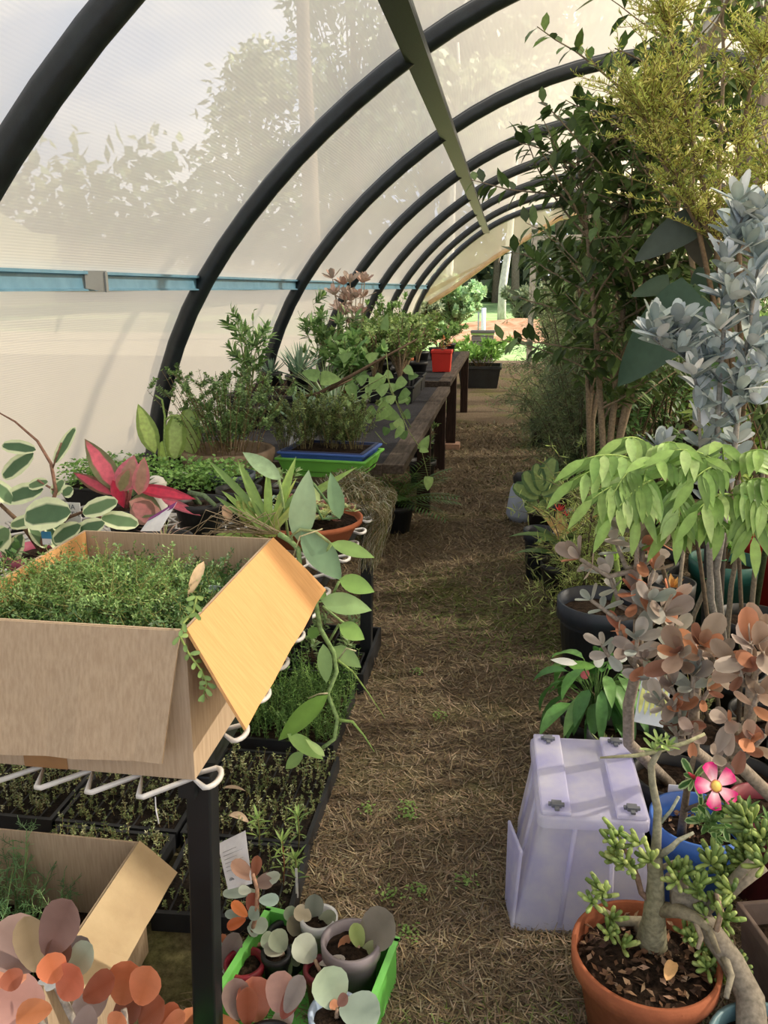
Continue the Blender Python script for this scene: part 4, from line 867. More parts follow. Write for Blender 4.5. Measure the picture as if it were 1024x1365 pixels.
for px, py, col, l, Y in ((466, 890, 'd08ac0', 'bright pink plant tag stuck in the black seedling tray', 2.95), (449, 893, 'e0c040', 'yellow plant tag stuck in the black seedling tray', 2.95)):
    q = aY(px, py, Y); t = thing('plant_tag', l, 'tag', q); b = MB(); b.slab([(-.009, 0, -.03), (.009, 0, -.03), (.012, .006, .02), (-.006, .006, .02)], .001); obj('tag_plate', b, plastic(col), t, False); b = MB(); b.slab([(-.003, 0, -.06), (.003, 0, -.06), (.003, 0, -.03), (-.003, 0, -.03)], .001); obj('stake', b, plastic(col), t, False)
# feathery green carpet
for i, (x, y, w, d, l) in enumerate(((-.72, 2.56, .42, .4, 'tray of feathery green rosemary-like seedlings below the vanilla vine'), (-1.12, 2.56, .34, .4, 'tray of feathery green seedlings deeper under the table'))):
    t = thing('rosemary_tray', l, 'tray', (x, y, 0)); tray(t, w, d, .06); s = MB(); s.box((-w / 2 + .014, -d / 2 + .014, .012), (w / 2 - .014, d / 2 - .014, .05)); obj('soil', s, M['soil'], t, False)
    sm = MB(); lm = MB(); cc = [hx(c) for c in ['55753e', '6b8f4c', '41602f', '82a55e']]
    for _ in range(420):
        p = V((U(-w / 2, w / 2), U(-d / 2, d / 2), .05)); d_ = (V((0, 0, 1)) + rdir() * .35).normalized(); n_ = 9; ln = U(.08, .2); c = jit(random.choice(cc), .2); pts = [p]
        for j in range(n_): d_ = (d_ + rdir() * .15).normalized(); pts.append(pts[-1] + d_ * ln / n_)
        sm.tube([pts[0], pts[4], pts[-1]], [.0012, .0007], 3, c, False)
        for j in range(1, n_ + 1):
            for _k in range(3): leaf(lm, pts[j], rdir(-.1, 1), rdir(), U(.01, .018), .0028, jit(c, .12), S=1)
    parts(t, sm, lm)
# cell trays with tiny seedlings
CT = [(-.66, 2.09, 'right-hand black cell tray of tiny seedlings beside the path'), (-1.03, 2.09, 'middle black cell tray of tiny seedlings under the table'), (-1.40, 2.09, 'left black cell tray of tiny seedlings deep under the table'), (-.635, 1.72, 'nearest black cell tray of dark soil along the path'), (-1.02, 1.70, 'black cell tray of seedlings behind the lower cardboard box')]
for i, (x, y, l) in enumerate(CT):
    w, d = (.36, .44) if i < 3 else ((.34, .28) if i == 3 else (.34, .32)); t = thing('cell_tray', l, 'tray', (x, y, 0), 0 if i != 3 else .06, group='cell trays under the wire table'); tray(t, w, d, .052, 8, 10); s = MB(); s.box((-w / 2 + .013, -d / 2 + .013, .0115), (w / 2 - .013, d / 2 - .013, .0475)); obj('soil', s, M['wetsoil'], t, False)
    sm = MB(); lm = MB(); cc = [hx(c) for c in ['7d8a5c', '93a070', '66754a', 'a3a884', '5d6b42']]
    for _ in range(330 if i != 3 else 120):
        p = V((U(-w / 2, w / 2) * .95, U(-d / 2, d / 2) * .95, .045)); h = U(.008, .045); e = p + V((U(-.008, .008), U(-.008, .008), h)); sm.tube([p, e], .0007, 3, hx('8a7a55'), False); c = jit(random.choice(cc), .2)
        for f in (.4, .7, 1):
            for _k in range(4): leaf(lm, p.lerp(e, f), rdir(-.1, .8), rdir(), U(.005, .011), .004, c, S=1)
    parts(t, sm, lm)
for i, (px, py, l) in enumerate(((310, 1052, 'dry curled leaf lying on the cell trays beside the table leg'), (318, 1088, 'larger dry leaf lying on the cell tray above the white card'))):
    q = aZ(px, py, .075); t = thing('dry_leaf', l, 'leaf', q); b = MB(); leaf(b, (-.03, 0, 0), (1, .1 if i == 0 else -.25, .1), (0, 0, 1), .07, .018 if i == 0 else .03, hx('b9a48e'), S=6, curve=.5, fold=.3); obj('blade', b, MUTE, t)
b = MB()
npx = [((398, 1130), 'tallest narrow-leaved seedling, well behind the white card', 1.74, .1), ((378, 1180), 'reddish-stemmed narrow-leaved seedling between the white card and stake', 1.62, .13), ((345, 1130), 'yellow-green seedling right beside the white card', 1.6, .09), ((395, 1190), 'narrow-leaved seedling at the tray corner by the path', 1.62, .1)]
for i, (q0, l, Y, h) in enumerate(npx):
    q = aZ(q0[0], q0[1], .05); t = thing('seedling', l, 'plant', (q.x, q.y, .046)); sm = MB(); lm = MB(); sm.tube([(0, 0, 0), (.004, 0, h * .5), (0, .004, h)], [.0022, .0015], 5, hx('8a5a42' if i == 1 else '7d7a4c'))
    for f in (.45, .7, .9): rosette(lm, (0, 0, h * f), (0, 0, 1), 6, .04, .007, ['7f9a58', '93ad66', '6a8550'], .6, 1.4, 'lance', 3, .3)
    rosette(lm, (0, 0, h), (0, 0, 1), 9, .045, .008, ['86a35e', '9ab56c'], .2, 1.2, 'lance', 3, .3); parts(t, sm, lm)
t = thing('white_stake', 'thin white plastic stake stuck upright in the tray corner by the path', 'marker', aZ(396, 1192, .05)); b = MB(); b.box((-.003, -.001, -.01), (.003, .001, .075)); obj('stake_blade', b, M['paper'], t, False)
t = thing('white_thread', 'short white thread hanging from the table wire', 'thread', aY(207, 1062, 1.17)); b = MB(); q = V(t.location); P = [aY(207, 1062, 1.17) - q, aY(208, 1080, 1.165) - q, aY(212, 1098, 1.16) - q]; b.tube(P, .0012, 5); obj('strand', b, M['paper'], t)
# white card tag
c0, c1, c2, c3 = aY(304, 1186, 1.46), aY(336, 1178, 1.46), aY(327, 1107, 1.52), aY(290, 1125, 1.52)
t = thing('price_card', 'white rectangular plant card standing in the pots beside the table leg', 'card', c0); L = V(c0); b = MB(); b.slab([c0, c1, c2, c3], .001); cd = obj('card', loc(b, L), M['paper'], t, False)
b = MB(); m_ = c0.lerp(c1, .25).lerp(c3.lerp(c2, .25), .18) + V((0, -.0015, 0)); b.tube([m_ + V((.005 * math.cos(i * PI / 6), 0, .005 * math.sin(i * PI / 6))) - L for i in range(13)], .0007, 4); b.tube([m_ + V((.002 * math.cos(i * PI / 6), 0, .002 * math.sin(i * PI / 6))) - L for i in range(13)], .0007, 4); obj('round_logo', b, plastic('55606a'), cd)
b = MB()
for j in range(6):
    f = .38 + j * .08; a = c0.lerp(c3, f).lerp(c1.lerp(c2, f), .12) + V((0, -.0015, 0)); e = c0.lerp(c3, f).lerp(c1.lerp(c2, f), .82 - .2 * (j % 2)) + V((0, -.0015, 0)); b.tube([a - L, e - L], .0007, 3)
obj('printed_lines', b, plastic('a9adb4'), cd)

M['cardpale'] = pbr('pale_cardboard', 'cdb893', 'b39c7a', .92, 4, .12, 60)  # paler beige than the box body, for its flap
# ------------------------------------------------------------------ lower cardboard box with dill
q = aZ(185, 1122, .30)
x1, y1 = q.x, q.y; z1 = .30
B2 = carton('cardboard_box', 'worn open cardboard box of feathery dill on the ground under the table', x1 - .52, x1, y1 - .4, y1, 0, z1, [
    ([(x1, y1 - .4, z1), (x1, y1, z1), (x1 + .085, y1 - .01, z1 - .07), (x1 + .085, y1 - .34, z1 - .07)], 'cardpale')])
t = thing('dill_plants', 'feathery bright green dill growing inside the lower cardboard box', 'plant', (x1 - .3, y1 - .2, .01)); sm = MB(); lm = MB(); s = MB(); s.box((-.2, -.18, 0), (.28, .18, .1)); obj('soil_block', s, M['soil'], t, False); cc = [hx(c) for c in ['6f9a6a', '86b07c', '5b8456', '9abf8a']]
for _ in range(170):
    p = V((U(-.2, .16), U(-.17, .17), .1)); d_ = (V((0, 0, 1)) + rdir() * .3).normalized(); h = U(.09, .2) * (1.1 if p.x < .05 else .6); e = p + d_ * h; sm.tube([p, p.lerp(e, .5) + rdir() * .006, e], [.0016, .0009], 4, jit(hx('8aa870')), False)
    c = jit(random.choice(cc), .2)
    for j in range(5):
        a_ = p.lerp(e, .35 + .16 * j); dd = (rdir(-.1, .7) + d_ * .4).normalized(); b_ = a_ + dd * U(.03, .05); lm.tube([a_, b_], .0007, 3, c, False)
        for k in range(9): f = a_.lerp(b_, .2 + .09 * k); lm.tube([f, f + (rdir() + dd).normalized() * U(.008, .018)], .00055, 3, c, False)
parts(t, sm, lm)

# ------------------------------------------------------------------ copper spoons plants, front left
def spx(lm, sm, c, n, Lp, Y, cols, up=None, t0=.25, t1=1.25, wr=.62, stem=None):
    p = aY(c[0], c[1], Y); k = (p - CAM).length / F; up = up or (V((U(-.3, .3), -.25, 1)))
    rosette(lm, p, up, n, Lp * k, Lp * wr * k, cols, t0, t1, 'spoon', 6, -.35, fold=.16)
    if stem: sm.tube([p, p + (V(stem) - p) * .5 + V((U(-.01, .01), U(-.01, .01), 0)), V(stem)], [.005, .008], 7, hx('a59c90'))
COP = ['a96f55', 'b5775c', '945c46', '7d6862', '8c766e', '9c7264']; MAU = ['8f7a74', '9a8880', 'a58a80', 'b58a78', '857a74']; GRY = ['8f9a8c', 'a3ab9c', '7b8878', '9a9f90']
t = thing('copper_spoons_plant', 'large copper spoons succulent with velvety rust and mauve leaves at the lower left corner', 'potted plant', (-.52, .93, 0)); L = V(t.location); pot(t, .12, .09, .2, M['terracotta']); sm = MB(); lm = MB(); rt_ = (-.52, .93, .18)
for a, c_, w, c1 in [((60, 1275), (104, 1190), 50, '7d615a'), ((50, 1290), (-8, 1232), 62, '85706a'), ((50, 1296), (30, 1215), 36, '8a7a60'), ((35, 1305), (-30, 1285), 40, 'c08468'), ((95, 1290), (122, 1245), 34, '857a80'), ((90, 1300), (130, 1255), 34, '93a08c'), ((75, 1310), (62, 1268), 34, 'bd6f4c'), ((80, 1330), (112, 1285), 42, 'b8664c'), ((110, 1330), (160, 1302), 34, '8f4f38'), ((95, 1345), (150, 1330), 40, '968682'),
                    ((160, 1340), (178, 1272), 44, 'b8704c'), ((185, 1340), (205, 1280), 40, 'bd7450'), ((150, 1365), (195, 1325), 36, '7d4c3a'), ((185, 1365), (225, 1332), 36, '8a5038'), ((205, 1365), (245, 1345), 26, 'b06a4a'), ((215, 1375), (252, 1350), 22, 'b5704e'), ((60, 1340), (-20, 1325), 60, 'a88078'), ((70, 1345), (25, 1355), 30, 'b8744c'), ((60, 1370), (0, 1360), 40, 'c08a70'), ((95, 1375), (135, 1360), 40, '8a7a74'), ((50, 1310), (95, 1300), 14, 'd0d0cc'), ((60, 1320), (85, 1290), 18, 'c9ccc8'), ((150, 1378), (165, 1345), 26, 'c07a55'), ((20, 1320), (10, 1290), 26, '9a5a44'), ((75, 1300), (82, 1240), 30, '6d4f44')]:
    lpx(lm, a, c_, w * 1.08, .98 + U(-.05, .05), c1, shape='spoon', S=8, fold=.1, curve=-.25)
for a in ((60, 1285), (85, 1330), (165, 1345), (205, 1365), (40, 1345)): p = aY(a[0], a[1], 1.0); sm.tube([p, p.lerp(V(rt_), .5), V(rt_)], [.005, .008], 7, hx('a39c92'))
parts(t, sm.shift(-L), lm.shift(-L), FELT)
t = thing('copper_spoons_plant', 'copper spoons succulent with paired upright leaves at the bottom edge right of the table leg', 'potted plant', (-.40, 1.21, .01)); L = V(t.location); pot(t, .055, .045, .1, M['blackpl']); sm = MB(); lm = MB()
for a, c_, w, c1 in [((318, 1360), (312, 1298), 34, '9a8078'), ((345, 1362), (335, 1296), 44, 'bd7862'), ((330, 1368), (330, 1310), 26, '98553e'), ((368, 1350), (382, 1288), 38, 'c09488'), ((380, 1350), (408, 1296), 24, '8f8480'), ((375, 1358), (402, 1310), 22, '96564a'), ((360, 1372), (395, 1345), 24, 'cfc0b8'), ((330, 1380), (270, 1360), 24, 'c07850'), ((295, 1385), (240, 1350), 26, 'c07a55')]:
    lpx(lm, a, c_, w * 1.1, 1.27 + U(-.02, .02), c1, shape='spoon', S=8, fold=.1, curve=-.2)
sm.tube([(-.40, 1.21, .08), aY(355, 1360, 1.27)], [.009, .006], 7, hx('c9c0b4')); parts(t, sm.shift(-L), lm.shift(-L), FELT)
# green crate with pots
q0 = aZ(372, 1214, .10); q1 = aZ(513, 1252, .10)
t = thing('green_crate', 'bright green open plastic crate holding small succulent pots beside the path', 'crate', (-.375, 1.33, 0), -.16)
b = MB(); w, d, h, e = .31, .40, .115, .008
b.box((-w / 2, -d / 2, 0), (w / 2, d / 2, e)); b.box((-w / 2, -d / 2, e), (w / 2, -d / 2 + e, h)); b.box((-w / 2, d / 2 - e, e), (w / 2, d / 2, h)); b.box((-w / 2, -d / 2 + e, e), (-w / 2 + e, d / 2 - e, h)); b.box((w / 2 - e, -d / 2 + e, e), (w / 2, d / 2 - e, h))
obj('crate_body', b, plastic('6cc458'), t, False, bevel=.002)
b = MB(); b.slab([(-w / 2 - .006, -d / 2 - .006, h + .003), (w / 2 + .006, -d / 2 - .006, h + .003), (w / 2 + .006, -d / 2 + e, h + .003), (-w / 2 - .006, -d / 2 + e, h + .003)], .006); b.slab([(-w / 2 - .006, d / 2 - e, h + .003), (w / 2 + .006, d / 2 - e, h + .003), (w / 2 + .006, d / 2 + .006, h + .003), (-w / 2 - .006, d / 2 + .006, h + .003)], .006)
for s in (-1, 1): x = s * w / 2; b.box((min(x - s * e, x + s * .006), -d / 2, h - .003), (max(x - s * e, x + s * .006), d / 2, h + .003))
obj('rim', b, plastic('7bd066'), t, False)
def cpot(label, px, py, z, rp, h, mat, lv, Y=None):
    q = aZ(px, py, z); k = (q - CAM).length / F; r = rp * k; t = thing('potted_succulent', label, 'potted plant', (q.x, q.y, max(.01, z - h))); L = V(t.location); pot(t, r, r * .78, h, M[mat] if mat in M else plastic(mat)); lm = MB(); sm = MB()
    for a, c_, w, c1 in lv: lpx(lm, a, c_, w * 1.1, q.y + .01 + U(-.015, .015), c1, shape='spoon', S=8, fold=.1, curve=-.2)
    if lv: sm.tube([V((q.x, q.y, z - h * .15)), aY(lv[0][0][0], lv[0][0][1], q.y)], [.005, .004], 6, hx('a58c78'))
    parts(t, sm.shift(-L), lm.shift(-L), FELT); return t
cpot('large grey pot with one huge dark round leaf in the green crate', 468, 1253, .16, 34, .15, '8a8288', [((480, 1262), (528, 1218), 50, '7a7468'), ((482, 1265), (470, 1228), 20, '8a9a5c'), ((482, 1268), (506, 1262), 18, '7d8460'), ((474, 1272), (452, 1252), 24, '9a6a4c'), ((470, 1270), (488, 1284), 18, '8f7a66')])
cpot('white pot with grey-green round leaves at the back of the green crate', 425, 1222, .14, 21, .12, 'd4d8dc', [((418, 1230), (420, 1188), 24, '7b8074'), ((415, 1225), (392, 1212), 20, 'a39a84'), ((420, 1228), (430, 1222), 16, '857468'), ((422, 1232), (450, 1220), 20, '7f8670'), ((405, 1250), (384, 1222), 22, '8a8470'), ((400, 1258), (414, 1232), 30, '909a80'), ((395, 1228), (380, 1210), 18, '83907a')])
cpot('light blue rimmed pot with a big pale green leaf at the front of the crate', 448, 1350, .15, 30, .12, 'a9bcd4', [((450, 1345), (430, 1285), 46, 'a3b49a'), ((452, 1345), (508, 1352), 44, '8a9a8c'), ((450, 1340), (465, 1326), 14, '8a6258'), ((450, 1344), (440, 1335), 12, 'b07a5c')])
cpot('dark red pot with pale grey leaves in the middle of the green crate', 428, 1290, .12, 19, .1, '6e2430', [((420, 1280), (392, 1250), 34, 'a3ab9e'), ((425, 1285), (462, 1278), 12, 'b5b0a8')])
cpot('black pot with a drooping grey leaf pair left in the crate', 368, 1270, .11, 16, .1, 'blackpl', [((378, 1270), (352, 1262), 18, 'a3a494'), ((380, 1268), (362, 1240), 26, '8a9480'), ((368, 1258), (348, 1250), 20, '9aa890'), ((388, 1275), (370, 1300), 30, '6f7d5c'), ((385, 1280), (402, 1268), 26, '7a8468')])
cpot('small maroon pot beside the table leg', 326, 1282, .1, 22, .09, '8a2434', [])
t = thing('copper_spoons_plant', 'upright copper spoons succulent with rust tips just right of the table leg', 'potted plant', (-.44, 1.505, .01)); L = V(t.location); pot(t, .042, .035, .09, M['blackpl']); sm = MB(); lm = MB()
P = [V((-.44, 1.505, .08)), aY(330, 1262, 1.47), aY(342, 1220, 1.46), aY(343, 1185, 1.45), aY(337, 1165, 1.45)]; sm.tube(P, [.006, .004], 7, hx('b08a72'))
for a, c_, w, c1 in [((338, 1172), (308, 1148), 20, '9a7a68'), ((340, 1168), (344, 1138), 14, '8f5a44'), ((335, 1172), (316, 1162), 10, 'c8744c'), ((340, 1180), (376, 1166), 16, 'a3ac9c'), ((340, 1178), (368, 1172), 20, '857268'), ((342, 1188), (298, 1192), 14, '9aa89a'), ((335, 1188), (318, 1186), 12, 'b0b8a8'), ((332, 1215), (342, 1188), 18, '8a4c3c'), ((330, 1222), (308, 1202), 14, 'c07040'), ((328, 1225), (304, 1236), 14, 'b8643c'), ((328, 1222), (300, 1218), 12, '8a9a90'), ((345, 1200), (373, 1200), 16, '9ab0a4'), ((333, 1225), (345, 1210), 18, '8fa094'), ((332, 1232), (358, 1236), 20, '9aa898'), ((330, 1235), (345, 1245), 14, 'a3b0a0'),
                    ((296, 1290), (322, 1240), 26, '857a78'), ((310, 1275), (332, 1258), 16, '76806c'), ((292, 1285), (290, 1250), 14, '9aa89c'), ((300, 1262), (292, 1245), 14, 'b87858'), ((296, 1295), (328, 1290), 14, 'a0a898'), ((300, 1285), (325, 1278), 12, '9a6a52'), ((300, 1300), (290, 1330), 18, '98a090'), ((300, 1285), (318, 1288), 8, 'd0743c')]:
    lpx(lm, a, c_, w * 1.1, 1.46 + U(-.02, .02), c1, shape='spoon', S=7, fold=.1, curve=-.2)
parts(t, sm.shift(-L), lm.shift(-L), FELT)
# ------------------------------------------------------------------ RIGHT: frosted crate on its lid
t = thing('storage_tub', 'frosted clear plastic storage tub with grey lid clips standing on end by the path', 'storage box', (.24, 1.9, 0)); L = V(t.location)
A = [(.068, 1.70, 0), (.40, 1.715, 0), (.385, 2.16, 0), (.085, 2.15, 0)]; Bt = [(.128, 1.752, .275), (.368, 1.768, .275), (.362, 2.10, .285), (.118, 2.085, .285)]
b = MB(); A = [V(p) for p in A]; Bt = [V(p) for p in Bt]
def rr(q, r=.02, n=3):
    out = []
    for i in range(4):
        p, a, c = q[i], q[i - 1], q[(i + 1) % 4]; da = (a - p).normalized() * r; dc = (c - p).normalized() * r
        for k in range(n + 1): f = k / n; out.append((p + da) * (1 - f) ** 2 + p * 2 * f * (1 - f) + (p + dc) * f * f)
    return out
rg = []
for f in (0, .02, .3, .6, .97, 1):
    rg.append(rr([A[i].lerp(Bt[i], f) for i in range(4)]))
b.rings(rg, cap=(False, True)); ob = obj('tub_body', loc(b, L), M['frost'], t, True)
b = MB()       # moulded ribs on the near and left faces
def on(face, u, f, o=.004):
    i, j = face; return A[i].lerp(A[j], u).lerp(Bt[i].lerp(Bt[j], u), f) + V((0, -o, .001)) if face == (0, 1) else A[i].lerp(A[j], u).lerp(Bt[i].lerp(Bt[j], u), f) + V((-o, 0, .001))
for u in (.33, .69): b.tube([on((0, 1), u, f, .001) for f in (.08, .5, .93)], .006, 6)
for u in (.35, .7): b.tube([on((0, 3), u, f, .001) for f in (.08, .5, .93)], .006, 6)
obj('side_ribs', loc(b, L), M['frost'], t)
b = MB(); q = [A[0] + V((-.012, .02, .0)), A[0].lerp(Bt[0], .0) + V((-.03, .26, .0)), A[3].lerp(Bt[3], .6) + V((-.07, -.18, .09)), A[0].lerp(Bt[0], .78) + V((-.05, .03, .0))]
b.slab([A[0] + V((.004, .0, .0)), A[0] + V((-.012, .10, 0)), A[0] + V((-.012, .15, .2)), A[0] + V((.018, .03, .2))], .008); obj('side_flange', loc(b, L), M['frost'], t, False, bevel=.004)
b = MB(); e = .012
T4 = [Bt[0] + V((-e, -e, .004)), Bt[1] + V((e, -e, .004)), Bt[2] + V((e, e, .004)), Bt[3] + V((-e, e, .004))]
b.rings([rr([p + V((0, 0, -.018)) for p in T4], .022), rr([p + V((0, 0, .004)) for p in T4], .022), rr([p.lerp((T4[0] + T4[2]) / 2, .03) + V((0, 0, .01)) for p in T4], .02)], cap=(False, True))
lid = obj('lid', loc(b, L), M['frost'], t, True)
b = MB()
for (u0, u1) in ((.03, .3), (.7, .97)):
    b.slab([T4[0].lerp(T4[1], u0).lerp(T4[3].lerp(T4[2], u0), .02) + V((0, 0, .022)), T4[0].lerp(T4[1], u1).lerp(T4[3].lerp(T4[2], u1), .02) + V((0, 0, .022)), T4[0].lerp(T4[1], u1).lerp(T4[3].lerp(T4[2], u1), .98) + V((0, 0, .022)), T4[0].lerp(T4[1], u0).lerp(T4[3].lerp(T4[2], u0), .98) + V((0, 0, .022))], .012)
obj('lid_panels', loc(b, L), M['frost'], t, False, bevel=.004)
for u in (.17, .84):
    for v in (.09, .9):
        p = T4[0].lerp(T4[1], u).lerp(T4[3].lerp(T4[2], u), v) + V((0, 0, .023)); b = MB(); b.box((p.x - .019, p.y - .006, p.z), (p.x + .019, p.y + .004, p.z + .007)); b.box((p.x - .012, p.y - .012, p.z), (p.x + .012, p.y + .008, p.z + .010)); b.box((p.x - .005, p.y - .024, p.z), (p.x + .006, p.y - .01, p.z + .006))
        obj('clip', loc(b, L), plastic('6c7078'), t, False, label='grey lid clip', bevel=.001)
# ------------------------------------------------------------------ terracotta bowl with finger jade and pale trunk
def fingers(lm, p, up, n, Lf, r, cols=('7a8f4e', '93a860', '667d40', 'a8b870')):
    up = V(up).normalized(); o = up.orthogonal().normalized(); s = up.cross(o)
    for i in range(n):
        a = i * 2.4 + U(-.3, .3); th = .15 + 1.25 * i / n; d = up * math.cos(th) + (o * math.cos(a) + s * math.sin(a)) * math.sin(th); l = Lf * U(.7, 1.15); c = jit(hx(random.choice(cols)), .15)
        q = [p, p + d * l * .35, p + d * l * .8 + up * l * .12, p + d * l + up * l * .2]; lm.tube(q, [r * .5, r * .8, r * 1.1, r * .75], 6, c)
t = thing('finger_jade', 'finger jade succulent with stubby green fingers and swollen pale trunk in a terracotta bowl', 'potted plant', (.325, 1.447, 0)); L = V(t.location)
pot(t, .143, .10, .205, M['terracotta'], rim=.012, soil=.84, n=48, chips=260)
sm = MB(); lm = MB(); Y = 1.47; z0 = .17
def root_at(x, y): p = aZ(x, y, z0); return p
base = root_at(868, 1262)
sm.tube([base + V((.0, 0, -.01)), base + V((.0, 0, .02)), aY(872, 1225, Y), aY(874, 1180, Y), aY(874, 1140, Y)], [.036, .031, .023, .017, .013], 12, hx('85826a'))
sm.tube([aY(874, 1140, Y), aY(876, 1110, Y), aY(877, 1080, Y), aY(870, 1045, Y), aY(868, 1020, Y), aY(880, 998, Y)], [.011, .009, .008, .007, .007, .006], 8, hx('918f7c'))
sm.tube([aY(800, 1010, Y + .0), aY(850, 1007, Y), aY(880, 1000, Y), aY(915, 990, Y), aY(940, 978, Y)], [.002, .004, .005, .004, .003], 7, hx('a9a884'))
sm.tube([base + V((-.01, 0, 0)), aZ(850, 1228, .2), aZ(825, 1228, .2), aZ(805, 1215, .22), aZ(793, 1208, .23)], [.018, .014, .011, .007, .004], 8, hx('7d7664'))
sm.tube([aY(872, 1205, Y), aY(855, 1190, Y), aY(850, 1170, Y), aY(842, 1150, Y), aY(832, 1130, Y - .02)], [.008, .006, .006, .005, .004], 7, hx('7d6656'))
sm.tube([aY(876, 1212, Y), aY(905, 1214, Y - .03), aY(925, 1222, Y - .05), aY(945, 1238, Y - .06), aY(958, 1270, Y - .08)], [.016, .014, .011, .008, .005], 8, hx('837c68'))
sm.tube([aY(880, 1140, Y), aY(895, 1130, Y - .02), aY(905, 1120, Y), aY(925, 1110, Y)], [.008, .006, .005, .003], 7, hx('9a9a88')); sm.tube([aY(876, 1160, Y), aY(897, 1150, Y), aY(912, 1175, Y - .02), aY(918, 1190, Y - .02)], [.007, .006, .005, .004], 7, hx('8c8472'))
sm.tube([aY(878, 1100, Y), aY(895, 1080, Y), aY(905, 1062, Y)], [.004, .003, .003], 6, hx('9aa090')); sm.tube([aY(955, 1240, Y - .06), aY(962, 1215, Y - .06), aY(955, 1190, Y - .05)], [.006, .005, .004], 6, hx('b09a86')); sm.tube([aY(925, 1222, Y - .05), aY(935, 1250, Y - .07), aY(930, 1265, Y - .08)], [.006, .005, .004], 6, hx('9a8e7c'))
CL = [(824, 1112), (820, 1128), (818, 1148), (833, 1150), (842, 1158), (852, 1125), (868, 1148), (898, 1158), (903, 1175), (800, 1195), (790, 1202), (806, 1188), (815, 1225), (812, 1245), (830, 1262), (935, 1188), (942, 1200), (930, 1180), (955, 1210), (962, 1235), (915, 1246), (925, 1250), (935, 1265), (950, 1278), (955, 1290), (943, 1290), (940, 1222), (966, 1225)]
for (x, y) in CL:
    p = aY(x, y, Y + U(-.07, .02)); fingers(lm, p, V((U(-.9, .3), U(-.7, 0), .8)), 8, .034, .0046)
# rosettes of narrow succulent leaves at the top of the pale stem
for (x, y) in ((872, 1000), (878, 990), (890, 995)): rosette(lm, aY(x, y, Y), (U(-.3, .3), -.3, 1), 9, .03, .01, ['7f9658', '93a86a', '6a8448'], .3, 1.3, 'spoon', 4, .1)
parts(t, sm.shift(-L), lm.shift(-L), FLESH)
b = MB(); t = thing('dry_leaf', 'curled tan leaf lying on the bark chips in the terracotta bowl', 'leaf', aZ(900, 1298, .2)); leaf(b, (-.02, -.02, 0), (.5, 1, .3), (0, -.3, 1), .055, .026, hx('d0a878'), S=6, curve=.6, fold=.3, shape='oval'); obj('blade', b, MUTE, t)
# bottom right pot with stout jade trunk
t = thing('finger_jade', 'finger jade with stout leaning grey trunk in a blue-green pot, lower right corner', 'potted plant', (.53, 1.27, 0)); L = V(t.location); pot(t, .115, .085, .17, plastic('5f8088'), soil=.85, n=40, chips=60)
sm = MB(); lm = MB(); Y = 1.42
sm.tube([V((.50, 1.30, .14)), aY(1000, 1330, 1.38), aY(975, 1280, 1.42), aY(935, 1225, 1.45), aY(905, 1190, 1.47), aY(895, 1165, 1.48)], [.03, .027, .024, .022, .018, .014], 12, hx('7f786c'))
sm.tube([aY(895, 1195, 1.46), aY(960, 1205, 1.46), aY(985, 1180, 1.46), aY(1020, 1155, 1.47)], [.015, .013, .011, .009], 9, hx('867e70')); sm.tube([aY(940, 1215, 1.45), aY(990, 1160, 1.45), aY(1010, 1140, 1.45)], [.012, .01, .007], 8, hx('867e70')); sm.tube([aY(960, 1262, 1.43), aY(975, 1300, 1.38), aY(968, 1330, 1.34)], [.012, .007, .005], 8, hx('8a8474'))
for i in range(26):
    x, y = random.choice([(U(960, 1024), U(1090, 1180)), (U(975, 1024), U(1080, 1130)), (U(955, 1010), U(1130, 1190)), (U(960, 985), U(1280, 1325)), (U(880, 1000), U(1140, 1200))]); fingers(lm, aY(x, y, Y + U(-.02, .12)), V((U(-.9, .4), U(-.7, 0), .8)), 10, .036, .0048, ('6b8048', '7f9450', '586f3e', '8fa35a'))
for (x, y) in ((960, 1075), (985, 1078), (1010, 1095), (940, 1100)): 
    for k in range(4): rosette(lm, aY(x + U(-14, 14), y + U(-8, 8), 1.55), (0, -.2, 1), 9, .035, .009, ['4f6f3c', '5f8048'], .3, 1.4, 'lance', 3, .2)
parts(t, sm.shift(-L), lm.shift(-L), FLESH)
q = aZ(1015, 1250, .2); t = thing('square_planter', 'square grey-brown timber-look planter at the right picture edge', 'planter', (.71, 1.53, 0), .25); L = V(t.location); sqpot(t, .26, .26, .2, pbr('brown_grey_planter', '7d6c62', '5f5048', .85, 8, .2), name='planter_box', soil=.75); sm = MB(); lm = MB()
bush(sm, lm, (0, 0, .15), .3, .14, 8, 16, .03, .02, ['6f8f55', '5b7a45'], 'oval', S=2, r=.003); parts(t, sm, lm)
# blue pot
t = thing('desert_rose', 'desert rose with one bright pink flower growing from a blue pot', 'potted plant', (.513, 1.872, 0)); L = V(t.location); pot(t, .112, .09, .235, plastic('3f6fc4'), rim=.01, soil=.74, n=44, chips=90); Y = 1.8; sm = MB(); lm = MB()
sm.tube([aZ(908, 1115, .18), aY(912, 1080, 1.78), aY(918, 1040, 1.74), aY(925, 1010, 1.72)], [.012, .009, .008, .006], 8, hx('7a7064'))
sm.tube([aY(912, 1080, 1.78), aY(940, 1070, 1.7), aY(945, 1060, 1.66)], [.006, .005, .004], 6, hx('7a7064')); sm.tube([aY(918, 1040, 1.74), aY(925, 1035, 1.66), aY(930, 1033, 1.62)], [.005, .004, .003], 6, hx('8f8070'))
def ros(x, y, Yy, n, Lp, up=(0, -1, .3)):
    p = aY(x, y, Yy); k = (p - CAM).length / F; rosette(lm, p, up, n, Lp * k, Lp * .42 * k, ['4f7a44', '5f8a50', '3f6838'], .5, 1.5, 'spoon', 5, .15, edge='a8c490', fold=.2)
